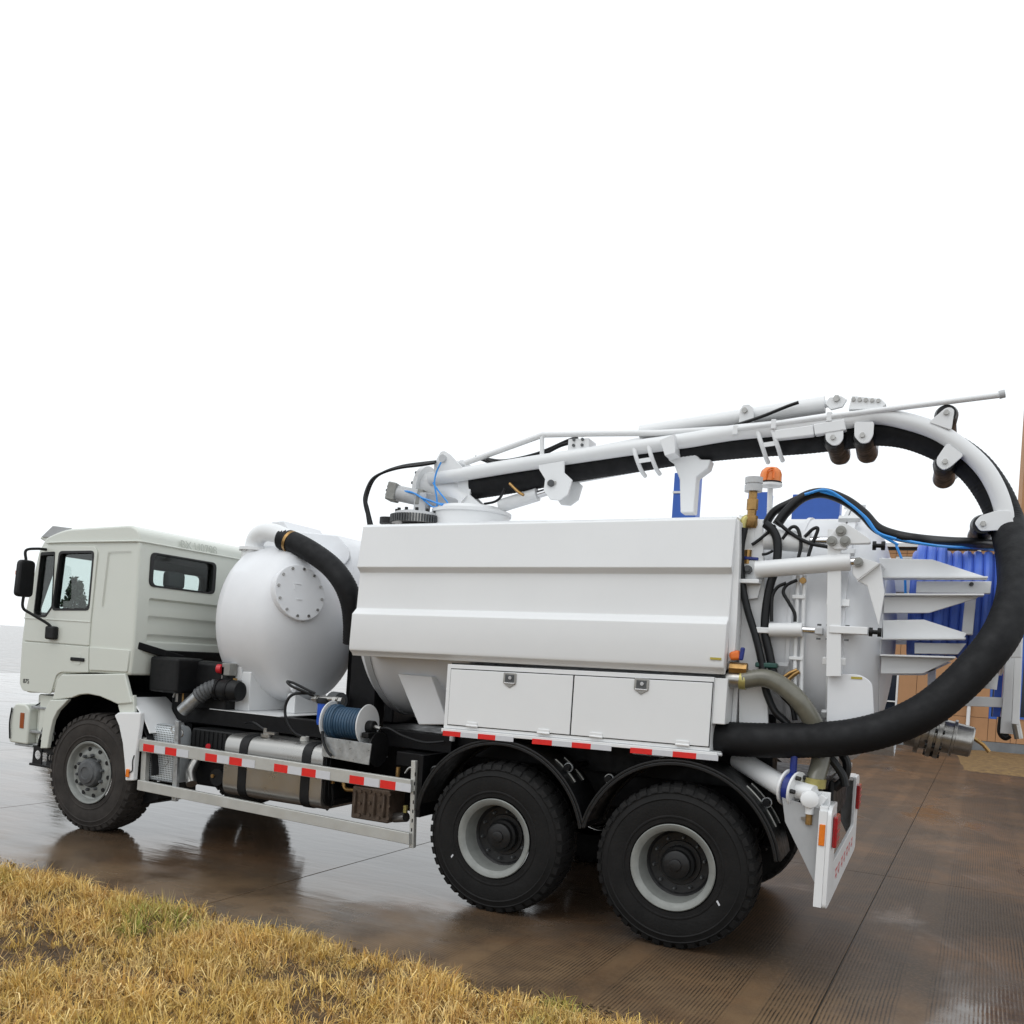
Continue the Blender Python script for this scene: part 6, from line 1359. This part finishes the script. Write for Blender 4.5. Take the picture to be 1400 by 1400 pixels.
for y in (0.10, 2.16):
    MB().box(TX+0.0085, TX+0.040, y, y+0.20, 0.84, 1.05).build('tail_light', 'red_lens', tb, bevel=0.012)
    for k in range(3): MB().box(TX+0.0405, TX+0.0425, y+0.01, y+0.19, 0.89+k*0.055, 0.895+k*0.055).build('lens_rib', 'red_print', tb)
MB().box(TX-0.064, TX-0.026, -0.009, -0.0005, 0.865, 1.005).build('side_reflector', 'amber_lens', tb, bevel=0.004)
# reversed print on the lower beam
for k, (w, gap) in enumerate(((0.16, 0.06), (0.10, 0.05), (0.14, 0.05), (0.12, 0.05), (0.16, 0.06), (0.12, 0.05), (0.15, 0.06))):
    y = 0.55+k*0.23
    q = MB(); q.box(TX+0.0082, TX+0.0092, y, y+w, 0.60, 0.615).box(TX+0.0082, TX+0.0092, y+0.02, y+0.032, 0.545, 0.599).box(TX+0.0082, TX+0.0092, y+w-0.03, y+w-0.016, 0.53, 0.599).box(TX+0.0082, TX+0.0092, y, y+w*0.8, 0.555, 0.567); q.build('red_print', 'red_print', tb)
for y in (0.06, 2.42):
    MB().prism([(0.70, 1.14), (1.0, 1.085), (0.985, 0.53), (0.73, 0.98)], 'y', y, y+0.012).build('board_gusset', 'grey_paint', tb, bevel=0.002)
for (px_, py_) in ((1098,1105), (1117,1110), (1123,1117)):
    pass
# ---------------------------------------------------------------- hose-reel frame on the rear door
fr = part(MB().prism([(1.149,2.868), (1.214,2.847), (1.216,2.419), (1.237,1.997), (1.188,1.988), (1.167,2.417)], 'y', 0.78, 0.86), 'reel_frame', 'white_paint', bevel=0.006)
def arm(poly, y0=0.62, y1=0.66, fl=True):
    MB().prism(poly, 'y', y0, y1).build('frame_arm', 'white_paint', fr, bevel=0.004)
    MB().prism(poly, 'y', y0+1.1, y1+1.1).build('frame_arm', 'white_paint', fr, bevel=0.004)
arm([(1.174,2.829), (1.517,2.824), (1.841,2.714), (1.842,2.705), (1.197,2.695)])
arm([(1.424,2.680), (1.890,2.691), (1.887,2.607), (1.424,2.598)], 0.70, 0.76)
arm([(1.220,2.556), (1.822,2.585), (1.802,2.565), (1.516,2.455), (1.227,2.443)])
arm([(1.225,2.392), (1.487,2.408), (1.758,2.325), (1.743,2.294), (1.233,2.268)])
arm([(1.437,2.248), (1.762,2.260), (1.714,2.183), (1.441,2.172)], 0.70, 0.76)
arm([(1.232,2.139), (1.698,2.152), (1.505,2.034), (1.234,2.016)])
for py_ in (813, 791, 872.5, 896.5):
    a = (0.948,6.816) if False else (1.207,2.635)
for P in ((1206, 790, 1346, 790), (1208, 813.5, 1345, 814), (1206, 872.5, 1322, 873), (1204, 896, 1306, 899)):
    pass
def flange(a, b): MB().bar(a, b, 0.14, 0.012).build('arm_flange', 'white_paint', fr, bevel=0.002)
flange((1.203,0.600,2.685), (1.858,0.600,2.700)); flange((1.220,0.600,2.567), (1.843,0.600,2.584)); flange((1.230,0.600,2.259), (1.751,0.600,2.286)); flange((1.227,0.600,2.144), (1.697,0.600,2.156))
MB().cyl(((1.767,2.665)[0], 0.66, (1.767,2.665)[1]), ((1.767,2.665)[0], 0.70, (1.767,2.665)[1]), 0.014, 8).build('arm_bolt', 'hub_grey', fr)
# verticals and the lower cage
for (pa, pb, w) in (((1.512,1.750,3.102), (1.577,1.750,1.676), 0.06), ((1.773,0.850,2.594), (1.766,0.850,2.327), 0.07), ((2.102,1.500,2.311), (2.099,1.500,1.633), 0.10), ((2.118,1.300,2.356), (2.132,1.300,1.716), 0.05), ((1.993,1.200,2.212), (1.963,1.200,2.237), 0.05)):
    MB().bar(pa, pb, w, w).build('cage_post', 'white_paint', fr, bevel=0.005)
MB().bar((1.745,1.500,1.852), (2.128,1.500,1.867), 0.06, 0.075).build('cage_bar', 'white_paint', fr, bevel=0.005)
MB().bar((1.956,0.900,2.226), (2.107,0.900,2.240), 0.05, 0.10).build('cage_bar', 'white_paint', fr, bevel=0.005)
MB().cyl((1.958,1.100,2.233), (1.942,1.100,1.959), 0.045, 16).build('reel_motor', 'grey_cap', fr)
MB().bar((2.026,1.600,2.227), (2.025,1.600,1.750), 0.05, 0.05).build('blue_post', 'blue_plastic', fr)
for P in ([(2.057,1.500,1.756), (2.054,1.500,1.645), (2.086,1.500,1.604), (2.114,1.500,1.624)], [(2.065,1.500,1.867), (2.078,1.500,1.730), (2.109,1.500,1.695), (2.147,1.500,1.709)]):
    MB().tube(P, 0.025, 10, smooth=6).build('cage_hose', 'line_rubber', fr)
MB().tube([(2.138,1.400,1.739), (2.157,1.400,1.660), (2.169,1.400,1.607)], 0.03, 10).build('cage_fitting', 'stainless', fr)
# the reel: drum, flanges, blue coils round an axis along the truck
rc = Vector((1.66, 1.22, 2.56))
dr = MB().lathe([(0.0, 0), (0.30, 0.0), (0.30, 0.60), (0.0, 0.60)], rc-Vector((0.28, 0, 0)), (1, 0, 0), 40).build('reel_drum', 'blue_hose', fr)
for k in range(9):
    MB().lathe([(0.37+0.034*math.cos(a), 0.034*math.sin(a)) for a in [2*PI*j/10 for j in range(11)]], rc+Vector((-0.25+k*0.067, 0, 0)), (1, 0, 0), 48).build('wound_hose', 'blue_hose', fr)
for k in range(3):
    MB().lathe([(0.43+0.034*math.cos(a), 0.034*math.sin(a)) for a in [2*PI*j/10 for j in range(11)]], rc+Vector((-0.22+k*0.067, 0, 0)), (1, 0, 0), 48).build('wound_hose', 'blue_hose', fr)
MB().lathe([(0.0, 0), (0.50, 0.0), (0.50, 0.012), (0.0, 0.012)], rc+Vector((0.345, 0, 0)), (1, 0, 0), 48).build('reel_flange', 'white_paint', fr)
# discharge valve under the door
dv = Vector((1.468,1.050,1.627)); dd = (Vector((1.770,1.050,1.581))-dv).normalized()
dvo = part(MB().lathe([(0.0, -0.06), (0.13, -0.05), (0.13, 0.02), (0.165, 0.02), (0.165, 0.05), (0.13, 0.055), (0.125, 0.10), (0.175, 0.105), (0.175, 0.135), (0.14, 0.14), (0.14, 0.15), (0.175, 0.155), (0.175, 0.185), (0.12, 0.19), (0.12, 0.25), (0.135, 0.255), (0.135, 0.27), (0.115, 0.275), (0.11, 0.38), (0.10, 0.39), (0.0, 0.39)], dv, dd, 36), 'discharge_valve', 'stainless')
u_, v_ = frame_of(dd)
for k in range(8):
    a = 2*PI*k/8+0.2; q = MB(); q.cyl(dv+dd*0.09+u_*0.155*math.cos(a)+v_*0.155*math.sin(a), dv+dd*0.20+u_*0.155*math.cos(a)+v_*0.155*math.sin(a), 0.016, 6); q.build('valve_bolt', 'hub_dark', dvo)
MB().tube([dv+dd*0.36+Vector((0, 0, 0.05)), dv+dd*0.46+Vector((0, 0, 0.0)), dv+dd*0.50+Vector((0, 0, -0.04))], 0.014, 8).build('valve_handle', 'brass', dvo)
MB().cyl(dv+dd*0.12+Vector((0, 0, 0.15)), dv+dd*0.12+Vector((0, 0, 0.32)), 0.05, 14).build('valve_actuator', 'hub_dark', dvo)
# spout tray under the door
sp = MB(); sp.lathe([(0.60, 0), (0.62, 0.0), (0.62, 0.26), (0.60, 0.26), (0.60, 0)], (1.08, MY, 2.02), (1, 0, 0), 30, math.radians(215), math.radians(325), upv=(0, 0, 1)); part(sp, 'spout_tray', 'white_paint')

bpy.context.view_layer.update()
